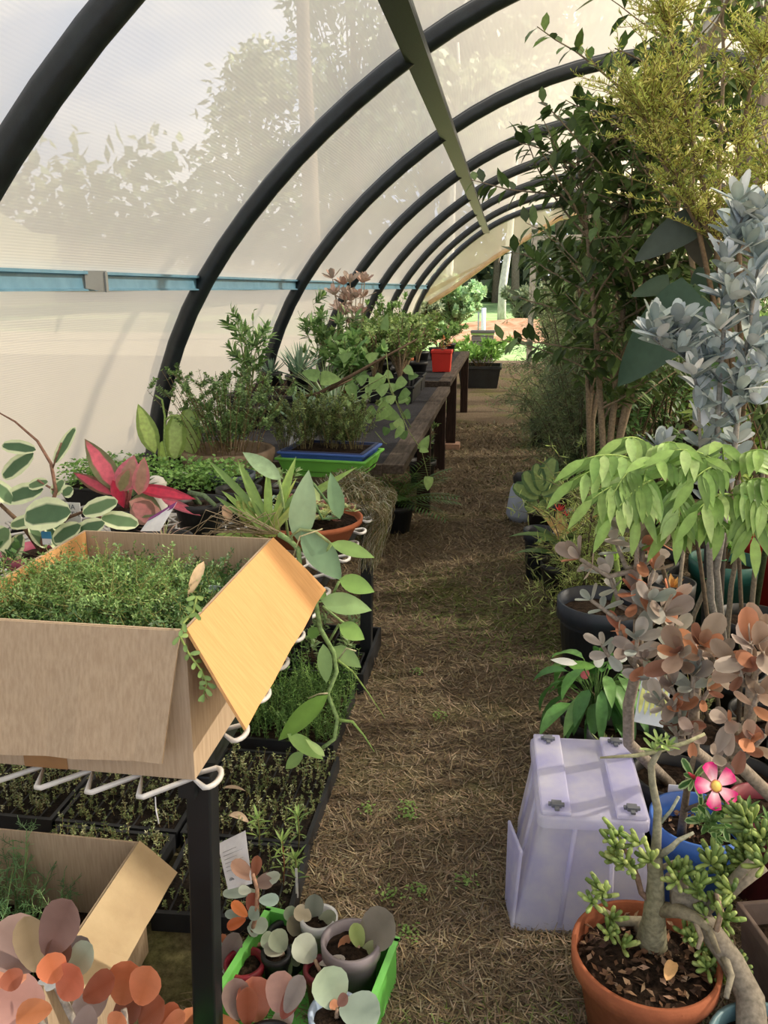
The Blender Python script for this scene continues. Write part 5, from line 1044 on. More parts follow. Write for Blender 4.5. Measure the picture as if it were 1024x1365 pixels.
ros(925, 1038, 1.62, 9, 26); ros(948, 1090, 1.62, 10, 28); ros(965, 1098, 1.6, 8, 26); ros(935, 1078, 1.64, 6, 20); ros(955, 1115, 1.62, 7, 22)
parts(t, sm.shift(-L), lm.shift(-L), LEAF)
fl = MB(); c = aY(955, 1048, 1.56); n_ = (CAM - c).normalized() * .8 + V((.45, 0, .1)); n_.normalize(); o = n_.orthogonal().normalized(); s_ = n_.cross(o); k = (c - CAM).length / F
for i in range(5):
    a = i * 2 * PI / 5 + .35; d = (o * math.cos(a) + s_ * math.sin(a)); sd_ = d.cross(n_)
    vs = []; cs = []; S = 8
    for j in range(S + 1):
        f = j / S; w = (math.sin(PI * min(1, f * .52 + .04)) ** 1.1 * 8.5 + 1.2) * k * (1 if f < .9 else .6); q = c + d * (3 + 25 * f) * k + n_ * (.006 * math.sin(f * 2.2) - .004)
        for u in (-1, -.5, 0, .5, 1):
            vs.append(q + sd_ * w * u * (1 if f < .98 else .6) + n_ * .002 * abs(u)); g = min(1, max(0, (f - .15) * 1.2 + abs(u) * .35)); pk = hx('d0127a'); wh_ = hx('fbe0ee'); cs.append(tuple(wh_[m] * (1 - g) + pk[m] * g for m in range(3)))
    fl.add(vs, [(j * 5 + m, j * 5 + m + 1, (j + 1) * 5 + m + 1, (j + 1) * 5 + m) for j in range(S) for m in range(4)], cs)
fo = obj('flower', loc(fl, L), LEAF, t, True, label='bright pink five-petalled flower with pale centre')
b = MB(); b.tube([c - n_ * .001, c + n_ * .004], [7 * k, 5 * k], 10, hx('e8d070')); obj('flower_throat', loc(b, L), LEAF, fo)
b = MB(); b.tube([c, c - n_ * .02, aY(930, 1036, 1.6)], [8 * k, 5 * k, 2 * k], 8, hx('d08a78')); b.tube([aY(925, 1036, 1.6), aY(918, 1030, 1.59)], [.005, .002], 8, hx('c0465a')); obj('flower_tube', loc(b, L), LEAF, fo)
q = aY(905, 1058, 2.0); t = thing('plant_label', 'blank white rounded plant label standing behind the blue pot rim', 'label', q); b = MB(); b.box((-.028, 0, -.06), (.028, .002, .025)); obj('card', b, M['paper'], t, False, bevel=.0009)
# pots between
npot('dark grey pot of soil right behind the frosted tub', .40, 2.33, .11, .2, '4d5054', z=0, name='potted_succulent', cat='potted plant', fol=lambda s, l, z: rosette(l, (-.06, -.04, z), (0, 0, 1), 12, .06, .014, ['7d8a58', '93a06a'], .2, 1.3, 'lance', 3))
npot('dark red pot with bare soil behind the pink flower', .70, 1.93, .10, .25, '8a3a48', z=0, name='red_pot')
npot('black pot behind the blue pot', .62, 2.37, .12, .22, z=0, fol=lambda s, l, z: bush(s, l, (0, 0, z), .3, .15, 10, 14, .02, .008, ['6f8050', '8a9a60'], r=.002, scol='8a7a60'), name='potted_shrub', cat='potted plant')
npot('black pot at the right edge with olive seedlings', .90, 2.22, .12, .24, z=0, fol=lambda s, l, z: bush(s, l, (0, 0, z), .4, .22, 18, 30, .016, .006, ['7d8a4c', '98a35a', '6a7a40'], r=.002, S=1, twigs=2), name='potted_shrub', cat='potted plant')
# large navy tub
t = npot('large dark navy tub of bare soil beside the path', .40, 3.08, .165, .34, 'navy', z=0, name='plant_tub'); s = MB(); s.tube([(.03, -.03, .28), (.06, 0, .42), (.02, .02, .62), (.0, .0, .8)], [.012, .008], 7, hx('7f9455')); obj('green_stem', s, STEM, t); lm = MB(); rosette(lm, (.0, .0, .8), (0, 0, 1), 8, .09, .035, ['8aa85a', '9ab56a'], .3, 1.3, 'oval', 4); rosette(lm, (.04, 0, .5), (-.3, -.5, 1), 4, .06, .03, ['9ac05a'], .3, 1.0, 'oval', 4); obj('leaves', lm, LEAF, t)
# peace lily
t = thing('peace_lily', 'drooping peace lily with white spathes behind the frosted tub', 'potted plant', (.335, 2.52, 0)); L = V(t.location); pot(t, .11, .085, .15, M['blackpl']); sm = MB(); lm = MB()
for i in range(46):
    a = U(0, 6.3); r = U(.0, .05); h = U(.05, .19); top = V((math.cos(a) * U(.05, .14), math.sin(a) * U(.05, .14), .15 + h)); sm.tube([(r * math.cos(a), r * math.sin(a), .13), (top.x * .4, top.y * .4, .14 + h * .7), top], .0025, 4, hx('5f8048'), False)
    leaf(lm, top, (math.cos(a), math.sin(a), U(-.9, .1)), (0, 0, 1), U(.12, .18), U(.035, .055), jit(hx(random.choice(['4c7a40', '5f8f4c', '3f6838', '6f9a58'])), .15), S=6, curve=.9, fold=.2)
parts(t, sm, lm)
fl = MB(); lpx(fl, (770, 885), (734, 878), 10, 2.5, 'eef0ea', curve=.4, shape='lance'); lpx(fl, (797, 890), (800, 868), 14, 2.5, 'e8eae4', shape='oval'); lpx(fl, (826, 882), (836, 866), 14, 2.55, 'eef0ea', shape='oval'); obj('white_spathes', loc(fl, L), LEAF, t, label='white flower spathe')
fl = MB(); lpx(fl, (758, 888), (795, 888), 14, 2.5, '6f9f4c'); lpx(fl, (778, 905), (782, 892), 12, 2.5, 'c86a78', shape='oval'); obj('tinted_leaves', loc(fl, L), LEAF, t)
c0, c1, c2, c3 = aY(845, 962, 2.2), aY(884, 970, 2.2), aY(897, 905, 2.26), aY(857, 897, 2.26); t = thing('seed_sign', 'white plant sign printed with tall yellow-green flower spikes behind the spoon-leaved bush', 'sign', c0); L = V(c0); b = MB(); b.slab([c0, c1, c2, c3], .002); cd = obj('sign_card', loc(b, L), pbr('pale_blue_card', 'd3deea', 'b9c8da', .6, 10), t, False)
b = MB()
for i in range(5): f = .12 + i * .19; a = c0.lerp(c1, f).lerp(c3.lerp(c2, f), .18) + V((0, -.002, 0)); e_ = c0.lerp(c1, f).lerp(c3.lerp(c2, f), .85) + V((0, -.002, 0)); leaf(b, a, e_ - a, (0, -1, 0), (e_ - a).length, .014, hx('c9cf8a'), S=4, shape='oval', curve=0, fold=0)
obj('printed_flowers', loc(b, L), LEAF, cd)
q = aZ(800, 1000, .1)
# ------------------------------------------------------------------ copper spoons bushes
MG = ['998c82', '8a7d74', 'a3968a', '857a72', 'a87458']; GM = ['9aa199', 'a6aca3', '8a928a', '9c958c', 'aba69c']; CG = ['b07a5a', '96654c', '8f7c6c', '857264', 'a38b78', '7d5646', '9a8e80']
def spoonbush(name, label, base, trunk, tips, Y, Lp, sp=6, pot_=None, cols=None):
    t = thing(name, label, 'potted plant', (base[0], base[1], 0)); L = V(t.location); pot(t, pot_[0], pot_[0] * .78, pot_[1], M['blackpl']) if pot_ else None
    sm = MB(); lm = MB(); B = [V((base[0], base[1], (pot_ or (0, .2))[1] * .8))] + [aY(x, y, yy) for x, y, yy in trunk]; sm.tube(B, [.016, .012], 9, hx('9a9084'))
    for (x, y, dy, n, ll) in tips:
        p = aY(x, y, Y + dy); j = min(range(1, len(B)), key=lambda i: (B[i] - p).length if B[i].z < p.z - .02 else 9); m_ = B[j].lerp(p, .5) + V((U(-.01, .01), 0, -.03)); sm.tube([B[j], m_, p], [.008, .0045], 7, hx('9a9084'))
        k = (p - CAM).length / F; up = ((p - B[j]).normalized() + V((0, -.35, .5)) + rdir() * .25)
        cc = random.choice(cols or [MG, GM, GM, GM, MG + COP[:2]]); rosette(lm, p, up, max(3, int(n * .6)), ll * 1.12 * k, ll * .72 * k, cc, .35, 1.15, 'spoon', 7, -.35, fold=.14)
        q = p + (m_ - p) * .45; rosette(lm, q, up + rdir() * .5, 3, ll * 1.1 * k, ll * .66 * k, cc, .9, 1.7, 'spoon', 7, -.1, fold=.1)
    parts(t, sm.shift(-L), lm.shift(-L), FELT)
spoonbush('copper_spoons_bush', 'tall branching copper spoons succulent with grey and rust leaves behind the frosted tub', (.505, 2.12, 0), [(838, 990, 2.0), (838, 940, 1.96), (850, 890, 1.93), (852, 820, 1.92), (848, 760, 1.92)],
          [(773, 745, 0, 9, 34), (788, 800, -.02, 5, 26), (803, 860, 0, 4, 26), (850, 712, 0, 9, 40), (858, 735, .03, 7, 38), (872, 760, 0, 7, 30), (812, 765, .02, 8, 30), (868, 800, -.03, 9, 36), (845, 790, 0, 7, 32), (885, 818, -.05, 9, 38), (850, 850, -.06, 8, 34), (900, 845, -.05, 8, 34), (826, 840, 0, 6, 28), (862, 878, -.04, 7, 28), (893, 800, 0, 6, 30), (820, 720, .05, 6, 30), (880, 700, .05, 6, 32)], 1.9, 34, pot_=(.11, .2))
spoonbush('copper_spoons_bush', 'copper spoons succulent with brown velvety leaves above the blue pot', (.69, 2.15, 0), [(925, 1000, 1.9), (925, 940, 1.84), (930, 890, 1.8)],
          [(905, 870, -.08, 10, 40), (935, 860, -.1, 10, 42), (925, 900, -.08, 9, 34), (895, 915, -.05, 8, 30), (880, 935, -.05, 7, 26), (945, 920, -.06, 6, 28), (905, 945, -.05, 7, 26), (925, 975, -.05, 5, 30), (895, 965, -.03, 5, 30), (955, 880, -.08, 8, 34), (865, 905, .0, 5, 30)], 1.85, 34, pot_=(.1, .2), cols=[CG, MG, CG, GM])
spoonbush('copper_spoons_bush', 'copper spoons succulent with large rust leaves at the right picture edge', (.86, 1.80, 0), [(975, 1010, 1.75), (1000, 960, 1.72), (1003, 900, 1.7)],
          [(1000, 858, -.1, 9, 48), (1018, 870, -.12, 8, 44), (985, 890, -.08, 8, 38), (1010, 925, -.05, 8, 36), (970, 960, -.1, 5, 30), (1000, 985, -.08, 6, 30), (1020, 850, 0, 7, 40), (1020, 980, -.05, 6, 34), (955, 1005, -.1, 4, 30)], 1.72, 36, pot_=(.1, .2), cols=[CG, CG, MG])
# ------------------------------------------------------------------ bright compound-leaved shrub
t = thing('pinnate_sapling', 'leafy sapling with bright lime green drooping feather-shaped leaves across the right side', 'potted plant', (.86, 2.48, 0)); L = V(t.location); pot(t, .12, .1, .22, M['blackpl']); sm = MB(); lm = MB()
for pts in ([(960, 960), (948, 860), (935, 760), (925, 690), (905, 640)], [(985, 960), (990, 840), (985, 740), (975, 660), (965, 625)], [(945, 960), (905, 850), (890, 780), (868, 700), (860, 640), (850, 615)]):
    P = [V((.86, 2.48, .2))] + [aY(x, y, 2.35 - .08 * i) for i, (x, y) in enumerate(pts)]; sm.tube(P, [.008, .004], 8, hx('645a4c'))
def frond(a, b_, Y, n=5, ll=50, ww=13, Y2=None, term=True):
    p = aY(a[0], a[1], Y); q = aY(b_[0], b_[1], Y2 or Y - .08); k = (p - CAM).length / F; mid = (p + q) / 2 + V((0, 0, .03)); C3 = [p.lerp(mid, f).lerp(mid.lerp(q, f), f) for f in [i / 8 for i in range(9)]]
    sm.tube(C3, [.0028, .0012], 5, hx('9db868')); 
    for i in range(n):
        f = .2 + .78 * i / n; z = f * 8; j = int(z); pt = C3[j].lerp(C3[min(8, j + 1)], z - j); tt = (C3[min(8, j + 1)] - C3[j]).normalized(); sd = tt.cross(V((0, 0, 1))).normalized()
        for s in (1, -1): leaf(lm, pt, sd * s * .7 + tt * .55 + V((0, -.2, -.55)), V((0, -.5, .6)), ll * k * U(.8, 1.1), ww * k, jit(hx(random.choice(['7f9f56', '93b068', '6d8c48', 'a5c07e', '607e40'])), .12), S=5, curve=.45, fold=.18)
    if term: leaf(lm, C3[-1], tt + V((0, 0, -.4)), V((0, -.5, .6)), ll * k, ww * k, jit(hx('86a65a'), .1), S=5, curve=.4)
for a, b_, dy in [((855, 615), (765, 640), 0), ((855, 618), (780, 612), 0), ((850, 620), (815, 665), -.05), ((860, 612), (900, 590), .05), ((862, 625), (850, 690), -.05), ((870, 640), (815, 690), -.08), ((905, 640), (865, 665), 0), ((905, 640), (940, 610), 0), ((905, 645), (905, 700), -.05), ((905, 640), (870, 610), 0), ((965, 625), (900, 600), 0), ((965, 625), (1020, 600), 0), ((965, 625), (960, 590), .05), ((975, 660), (930, 680), -.05), ((975, 660), (1025, 680), -.05), ((975, 655), (1030, 640), 0), ((925, 690), (890, 705), 0), ((925, 690), (968, 705), -.05), ((965, 625), (925, 640), -.05), ((860, 640), (790, 665), -.05), ((990, 670), (1005, 715), -.08), ((870, 600), (830, 585), .1)]:
    frond(a, b_, 1.97 + dy)
parts(t, sm.shift(-L), lm.shift(-L))
# lobed papaya-like leaf at the left of it
# ------------------------------------------------------------------ silver-leaved shrub
t = thing('silver_bush', 'tall shrub with silvery blue-grey leaves at the right picture edge', 'potted plant', (.80, 2.76, 0)); L = V(t.location); pot(t, .12, .1, .24, M['blackpl']); sm = MB(); lm = MB(); SC = ['b4c0c4', 'c3cdd0', '93a0a3', 'b5bfb9', 'd3dadc', '8a9896']
tr = [[(948, 800), (945, 700), (955, 600), (962, 480), (968, 400), (975, 330), (990, 290)], [(955, 760), (975, 640), (985, 540), (998, 440), (1010, 360), (1015, 300)], [(946, 720), (935, 620), (930, 520), (915, 460), (905, 440)], [(960, 560), (1000, 520), (1020, 480)], [(962, 480), (930, 480), (890, 465), (870, 450)], [(950, 640), (900, 620), (880, 600)]]
for pts in tr:
    P = [aY(x, y, 2.45) for x, y in pts]; 
    if pts[0][1] > 750: P = [V((.80, 2.76, .2))] + P
    sm.tube(P, [.012 if pts[0][1] > 750 else .006, .003], 7, hx('8d8a84'))
    for i in range(1, len(P)):
        if P[i].z < 1.05: continue
        for f in (.25, .5, .75, 1):
            p = P[i - 1].lerp(P[i], f)
            for _ in range(6): leaf(lm, p, rdir(-.2, 1) + V((0, 0, .5)), (0, -.4, 1), U(.06, .095), U(.028, .042), jit(hx(random.choice(SC)), .1), S=6, shape='oval', curve=.2)
    rosette(lm, P[-1], (0, -.2, 1), 8, .09, .042, SC, .1, 1.1, 'oval', 6, -.1)
for (x, y) in ((985, 270), (965, 350), (1000, 330), (1010, 400), (975, 400), (960, 440), (1000, 460), (880, 450), (905, 470), (900, 430), (1010, 540), (985, 520), (925, 500), (1015, 280), (870, 430)): rosette(lm, aY(x, y, 2.4), (U(-.3, .3), -.3, 1), 7, .088, .042, SC, .1, 1.2, 'oval', 6, -.1)
parts(t, sm.shift(-L), lm.shift(-L), FELT)
# ------------------------------------------------------------------ tall leafy tree
def spray(sm, lm, root_, pts, Y, r0, nl, Lf, Wf, cols, den=1, scol='8a7b68', side=6, sl=.35, S=3, tilt=.35, z_min=.9, shape='lance'):
    """stem through picture points at depth Y with leafy side shoots"""
    P = ([root_] if root_ else []) + [aY(x, y, Y) for x, y in pts]; sm.tube(P, [r0, r0 * .3], 8, hx(scol)); cc = [hx(c) for c in cols]
    tot = len(P) - 1
    for k in range(side):
        f = tot * (.3 + .7 * (k + R()) / side); f = min(f, tot - .01); i = int(f); p = P[i].lerp(P[i + 1], f - i)
        if p.z < z_min: continue
        d = (rdir(-.2, .7) + V((0, 0, .5))).normalized(); q = [p]; ln = sl * U(.5, 1.2)
        for j in range(6): d = (d + rdir() * .15).normalized(); q.append(q[-1] + d * ln / 6)
        sm.tube(q, [r0 * .35, r0 * .12], 4, hx(scol), False)
        for j in range(nl):
            g = 6 * (.15 + .85 * (j + R()) / nl); g = min(g, 5.99); m = int(g); pt = q[m].lerp(q[m + 1], g - m); tt = (q[m + 1] - q[m]).normalized(); o = rdir(); o = (o - tt * o.dot(tt)).normalized()
            leaf(lm, pt, o * (1 - tilt) + tt * tilt + V((0, 0, -.1)), V((0, 0, 1)) + o * -.3, Lf * U(.7, 1.15), Wf * U(.8, 1.1), jit(random.choice(cc), .2), S=S, curve=.4 * U(0, 1.5), shape=shape)
TL = ['46592f', '566b3c', '384a2a', '667d4a', '4c6236']
t = thing('leafy_tree', 'tall dense potted tree with dark green oval leaves reaching the roof ribs', 'potted tree', (.62, 3.72, 0)); L = V(t.location); pot(t, .2, .16, .34, M['blackpl']); sm = MB(); lm = MB(); r_ = V((.62, 3.72, .3))
for pts in ([(815, 640), (838, 520), (858, 400), (868, 300), (862, 200), (850, 120)], [(808, 640), (825, 480), (835, 360), (830, 250), (815, 160)], [(822, 600), (868, 430), (900, 300), (915, 200), (905, 110)], [(806, 620), (795, 450), (785, 330), (770, 210)]):
    spray(sm, lm, r_, pts, 3.65, .018, 22, .095, .038, TL, side=30, sl=.45)
parts(t, sm.shift(-L), lm.shift(-L))
t = thing('leafy_tree', 'tree with long glossy leaves whose top hides the ridge beam at the top right', 'potted tree', (1.34, 3.55, 0)); L = V(t.location); pot(t, .17, .13, .3, M['blackpl']); sm = MB(); lm = MB(); r_ = V((1.34, 3.55, .3))
for pts in ([(960, 520), (955, 350), (960, 200), (965, 80), (962, -10)], [(945, 520), (920, 330), (925, 180), (940, 60), (975, -5)]): spray(sm, lm, r_, pts, 3.3, .014, 11, .12, .036, TL, side=12, sl=.36, z_min=1.9)
parts(t, sm.shift(-L), lm.shift(-L))
t = thing('leafy_tree', 'slimmer leafy tree with overlapping dark leaves left of the dense tall one', 'potted tree', (.50, 4.5, 0)); L = V(t.location); pot(t, .18, .14, .3, M['blackpl']); sm = MB(); lm = MB(); r_ = V((.50, 4.5, .28))
for pts in ([(785, 560), (782, 450), (770, 380), (758, 340)], [(785, 560), (800, 420), (790, 300), (790, 200)], [(790, 560), (815, 430), (835, 330), (850, 260)]): spray(sm, lm, r_, pts, 4.4, .016, 15, .11, .045, TL, side=15, sl=.4)
parts(t, sm.shift(-L), lm.shift(-L))
# feathery yellow-green
t = thing('feathery_shrub', 'feathery yellow-green tea tree with fine foliage in front of the nearest timber pole', 'potted tree', (1.24, 3.1, 0)); L = V(t.location); pot(t, .15, .12, .28, M['blackpl']); sm = MB(); lm = MB(); r_ = V((1.24, 3.1, .25)); FC = ['a3ad55', 'b8bc66', '8f9a4c', 'c8c878', 'aab45e']
for pts in ([(985, 560), (955, 330), (900, 230), (870, 180), (845, 130)], [(985, 560), (960, 330), (925, 200), (905, 100), (885, 15)], [(990, 560), (985, 330), (980, 220), (1000, 120), (1020, 60)], [(985, 560), (930, 300), (880, 210), (865, 140)], [(990, 560), (1010, 330), (1040, 220)]):
    P = [r_] + [aY(x, y, 2.85) for x, y in pts]; sm.tube(P, [.012, .003], 6, hx('6f5f4c'))
    for k in range(96):
        f = 2 + (len(P) - 3) * (R()) if k < 66 else len(P) - 1.2 + R() * .19; f = min(f, len(P) - 1.01); i = int(f); p = P[i].lerp(P[i + 1], f - i); d = (rdir(-.3, .8) + V((0, 0, .45))).normalized(); q = [p]; ln = U(.1, .28)
        for j in range(6): d = (d + rdir() * .14).normalized(); q.append(q[-1] + d * ln / 6)
        sm.tube(q, [.0018, .0008], 3, hx('8a7a4c'), False); c = jit(hx(random.choice(FC)), .15)
        for j in range(38): g = min(5.99, 6 * R()); m = int(g); leaf(lm, q[m].lerp(q[m + 1], g - m), rdir(-.2, 1) + d * .5, rdir(), U(.014, .024), .0045, jit(c, .15), S=1)
parts(t, sm.shift(-L), lm.shift(-L))
# big dark taro leaves
t = thing('elephant_ear', 'plant with huge dark hanging elephant-ear leaves behind the silver shrub', 'potted plant', (1.0, 3.2, 0)); L = V(t.location); pot(t, .14, .11, .26, M['blackpl']); sm = MB(); lm = MB()
for a, c_, w, c1, Y in [((930, 295), (842, 345), 40, '3f4a44', 2.9), ((932, 290), (938, 360), 44, '45453f', 2.95), ((935, 395), (815, 515), 74, '3a5244', 2.8), ((893, 378), (840, 392), 24, '3f5240', 2.9), ((925, 380), (908, 425), 36, '4a6444', 2.85), ((950, 360), (930, 420), 40, '3a5040', 2.9), ((990, 440), (1015, 500), 60, '5f8048', 2.9), ((895, 400), (862, 450), 34, '6f9055', 2.82), ((985, 470), (960, 530), 56, '4c7040', 2.85)]:
    lpx(lm, a, c_, w, Y, c1, shape='heart', S=9, fold=.22, curve=.5); p = aY(a[0], a[1], Y); sm.tube([V((1.0, 3.2, .22)), V((.95, 2.97, .9)), p.lerp(V((.95, 2.97, 1.2)), .3), p], [.011, .006], 7, hx('5a6a4a'))
parts(t, sm.shift(-L), lm.shift(-L), FLESH)
# weeping grey-green shrub by the path
WC = ['5f6f4c', '74845a', '4f5e42', '86966a', '68785a']
def fine(label, x, y, h, sp, n, cols, seed=0, droop=0, dens=26, lean=(0, 0), flowers=False, group=None, pr=.15):
    t = thing('fine_leaved_shrub', label, 'potted shrub', (x, y, 0), group=group); pot(t, pr, pr * .8, .26 if pr > .1 else .18, M['blackpl']); sm = MB(); lm = MB(); fl = MB()
    for i in range(n):
        a = U(0, 6.3); s = sp * math.sqrt(R()); top = V((math.cos(a) * s + lean[0], math.sin(a) * s + lean[1], h * U(.35, 1))); P = [V((0, 0, .22)), V((top.x * .25, top.y * .25, top.z * .5)), V((top.x * .7, top.y * .7, top.z * .85)), top]; sm.tube(P, [.006, .0015], 4, hx('5f564a'), False)
        for k in range(13):
            f = .6 + 2.39 * (k + R()) / 13; f = min(f, 2.99); j = int(f); p = P[j].lerp(P[j + 1], f - j); d = (rdir(-.5, .6) + V((0, 0, .2 - droop))).normalized(); q = [p]; ln = U(.12, .34)
            for _ in range(5): d = (d + rdir() * .22 + V((0, 0, -droop * .15))).normalized(); q.append(q[-1] + d * ln / 5)
            sm.tube(q, [.0016, .0008], 3, hx('6a604e'), False); c = jit(hx(random.choice(cols)), .2)
            for _ in range(dens): g = min(4.99, 5 * R()); m = int(g); leaf(lm, q[m].lerp(q[m + 1], g - m), rdir() + d * .6, rdir(), U(.03, .06), U(.003, .006), jit(c, .15), S=1)
    if flowers:
        for _ in range(26): p = V((U(-.3, .1), U(-.3, .1), U(.25, .6))); rosette(fl, p, rdir(0, 1), 5, .025, .02, ['e8e6dc'], .5, 1.4, 'oval', 2)
        obj('white_flowers', fl, LEAF, t, label='small white flower cluster')
    parts(t, sm, lm); return t
fine('wispy grey-green weeping shrub beside the path left of the leafy trees', .50, 5.3, 1.85, .42, 40, WC, droop=.3, dens=40)
fine('fine-leaved olive shrub farther along the right of the path', .78, 6.7, 1.7, .45, 30, WC, droop=.2, flowers=True)
fine('dark wispy shrub of needle leaves just behind the weeping shrub', .48, 6.0, 1.75, .4, 30, WC, droop=.25)
fine('fine-leaved bush with pale stems near the middle of the right row', .95, 8.6, 1.4, .45, 16, ['7f9468', '93a578', '68785a'], droop=.2)
fine('low fine-leaved bush bulging into the path at the middle of the right row', .4, 8.2, .85, .42, 18, ['74845a', '86a068', '5f6f4c'])
fine('far fine-leaved bush near the end of the right row', 1.1, 10.8, 1.3, .5, 14, ['8aa070', '7f9468'], droop=.1, dens=18)
fine('small feathery bush with reddish tips beside the large navy tub', .36, 3.42, .75, .22, 12, ['8a9a58', '9fac6a', '74824a'], dens=22, pr=.085)
# dieffenbachia, navy pot, bag
t = thing('dieffenbachia', 'dieffenbachia with broad cream-patterned leaves in a small black pot beside the path', 'potted plant', (.27, 5.0, 0)); L = V(t.location); pot(t, .1, .08, .2, M['blackpl']); sm = MB(); lm = MB()
for a, c_, w in [((718, 665), (685, 645), 20), ((720, 660), (700, 628), 20), ((722, 655), (738, 610), 22), ((722, 660), (750, 640), 18), ((720, 668), (735, 680), 22), ((716, 668), (700, 680), 16), ((722, 655), (715, 618), 16), ((724, 662), (748, 665), 18)]: lpx(lm, a, c_, w * 1.25, 4.85, '8fa868', '55744a', 'oval', 6, fold=.15, curve=.4)
sm.tube([V((.27, 5.0, .18)), aY(720, 662, 4.88)], .012, 7, hx('6f8a55')); parts(t, sm.shift(-L), lm.shift(-L))
npot('empty narrow navy pot standing at the path edge below the dieffenbachia', .215, 4.28, .085, .27, 'navy', z=0, name='nursery_pot')
t = thing('plastic_bag', 'crumpled white and blue plastic bag leaning beside the small black pot', 'bag', (.13, 5.4, 0)); b = MB(); rgs = []
for j, (z, r) in enumerate(((0, .07), (.05, .085), (.14, .075), (.22, .06), (.27, .045))): rgs.append([V((math.cos(a) * r * (1 + U(-.15, .15)), math.sin(a) * r * .7 * (1 + U(-.15, .15)), z)) for a in [k * PI / 7 for k in range(14)]])
b.rings(rgs); obj('bag_body', b, plastic('b9c4da'), t); b = MB(); b.lathe([(.05, .26), (.056, .30), (.03, .33), (.001, .335)], 12); obj('black_neck', b, M['blackpl'], t)
# croton-like plant with long leaves and red bloom
t = thing('ginger_plant', 'long-leaved plant with bronze and green blades beside the navy tub', 'potted plant', (.32, 3.96, 0)); pot(t, .11, .09, .2, M['blackpl']); lm = MB(); sm = MB()
for i in range(16): a = U(0, 6.3); leaf(lm, (0, 0, .18 + U(0, .12)), (math.cos(a) - .4, math.sin(a) - .4, U(.2, 1.2)), (0, 0, 1), U(.22, .32), .07, jit(hx(random.choice(['5f7a48', '86905a', 'a58a58', '4c6a3c'])), .1), S=6, curve=.7, fold=.2)
parts(t, sm, lm)
t = thing('red_grevillea', 'small shrub with a bright red spidery bloom above the dieffenbachia', 'potted plant', (.47, 4.16, 0)); L = V(t.location); pot(t, .1, .08, .22, M['blackpl']); sm = MB(); lm = MB(); bush(sm, lm, (0, 0, .2), .42, .16, 14, 30, .03, .006, ['7d9455', '93a868', '66803f'], S=1, r=.003, twigs=3, twl=.3); parts(t, sm, lm)
fl = MB(); 
for (x, y, Y) in ((745, 682, 4.2), (758, 690, 4.2)): rosette(fl, aY(x, y, Y), (0, -.4, 1), 16, .06, .008, ['c8383a', 'd85a50'], .1, 1.5, 'lance', 3); 
obj('red_blooms', loc(fl, L), LEAF, t, label='red spidery bloom')
# back right pots
npot('teal green pot with a lime seedling behind the spoon-leaved bushes', 1.0, 3.68, .15, .34, '2f6a62', z=0, fol=leafy(.35, .16, 8, 14, .07, .03, ['7fae4c', '8fbf55'], S=3, r=.004), name='potted_shrub', cat='potted plant')
npot('bright red pot seen between the grey stems at the right', 1.30, 4.05, .14, .36, 'b8282e', z=0, fol=leafy(.3, .16, 8, 14, .05, .02, GR, S=2, r=.004), name='red_pot', cat='pot')
npot('small yellow-tipped succulent in a black pot behind the rust-leaved bush', .68, 3.17, .08, .4, z=0, fol=lambda s, l, z: rosette(l, (0, 0, z + .02), (0, 0, 1), 14, .08, .025, ['b5884c', 'c29a58', 'a87a48'], .2, 1.2, 'lance', 4, -.3), lmat=FLESH, name='potted_succulent', cat='potted plant')
for i, (x0_, y0_, x1_, y1_, Y, c, l) in enumerate([(935, 930, 945, 690, 2.9, '2a2b2a', 'black plant stake standing behind the silver shrub'), (960, 900, 968, 640, 2.75, '3a3530', 'dark stake right beside the black one'), (898, 840, 915, 700, 2.6, '8a8274', 'thin grey cane among the copper spoons bushes')]):
    p, q = aY(x0_, y0_, Y), aY(x1_, y1_, Y); q = V((q.x, q.y, q.z)); p0 = V((p.x, p.y, 0)); t = thing('garden_stake', l, 'stake', p0); b = MB(); b.tube([V((0, 0, 0)), q - p0], .011 if i < 2 else .006, 7, hx(c)); obj('rod', b, STEM, t); b = MB(); b.tube([(q - p0) * .7 + V((.014 * math.cos(k), .014 * math.sin(k), 0)) for k in range(7)], .0015, 4, hx('4c8a5a')); obj('tie_wire', b, STEM, t)
for i, pts in enumerate([[(1000, 930), (1003, 800), (1012, 700), (1018, 620)], [(965, 900), (975, 780), (990, 700), (985, 640)], [(900, 930), (925, 820), (960, 740), (985, 690)]]):
    q = aY(pts[0][0], pts[0][1], 2.75 + i * .06); t = thing('woody_sapling', ['bare grey sapling trunk at the right edge behind the rust leaves', 'bare woody stem beside the red pot at the right', 'leaning grey stem crossing behind the copper spoons bush'][i], 'sapling', (q.x, q.y, 0)); L = V(t.location); pot(t, .05, .04, .2, M['blackpl']); sm = MB(); lm = MB(); P = [V((q.x, q.y, .16))] + [aY(x, y, 2.75 + i * .06) for x, y in pts]; sm.tube(P, [.011, .007], 8, hx('7a7264')); bush(sm, lm, P[-1], .4, .15, 3, 12, .06, .02, TL, S=3, r=.004); parts(t, sm.shift(-L), lm.shift(-L))
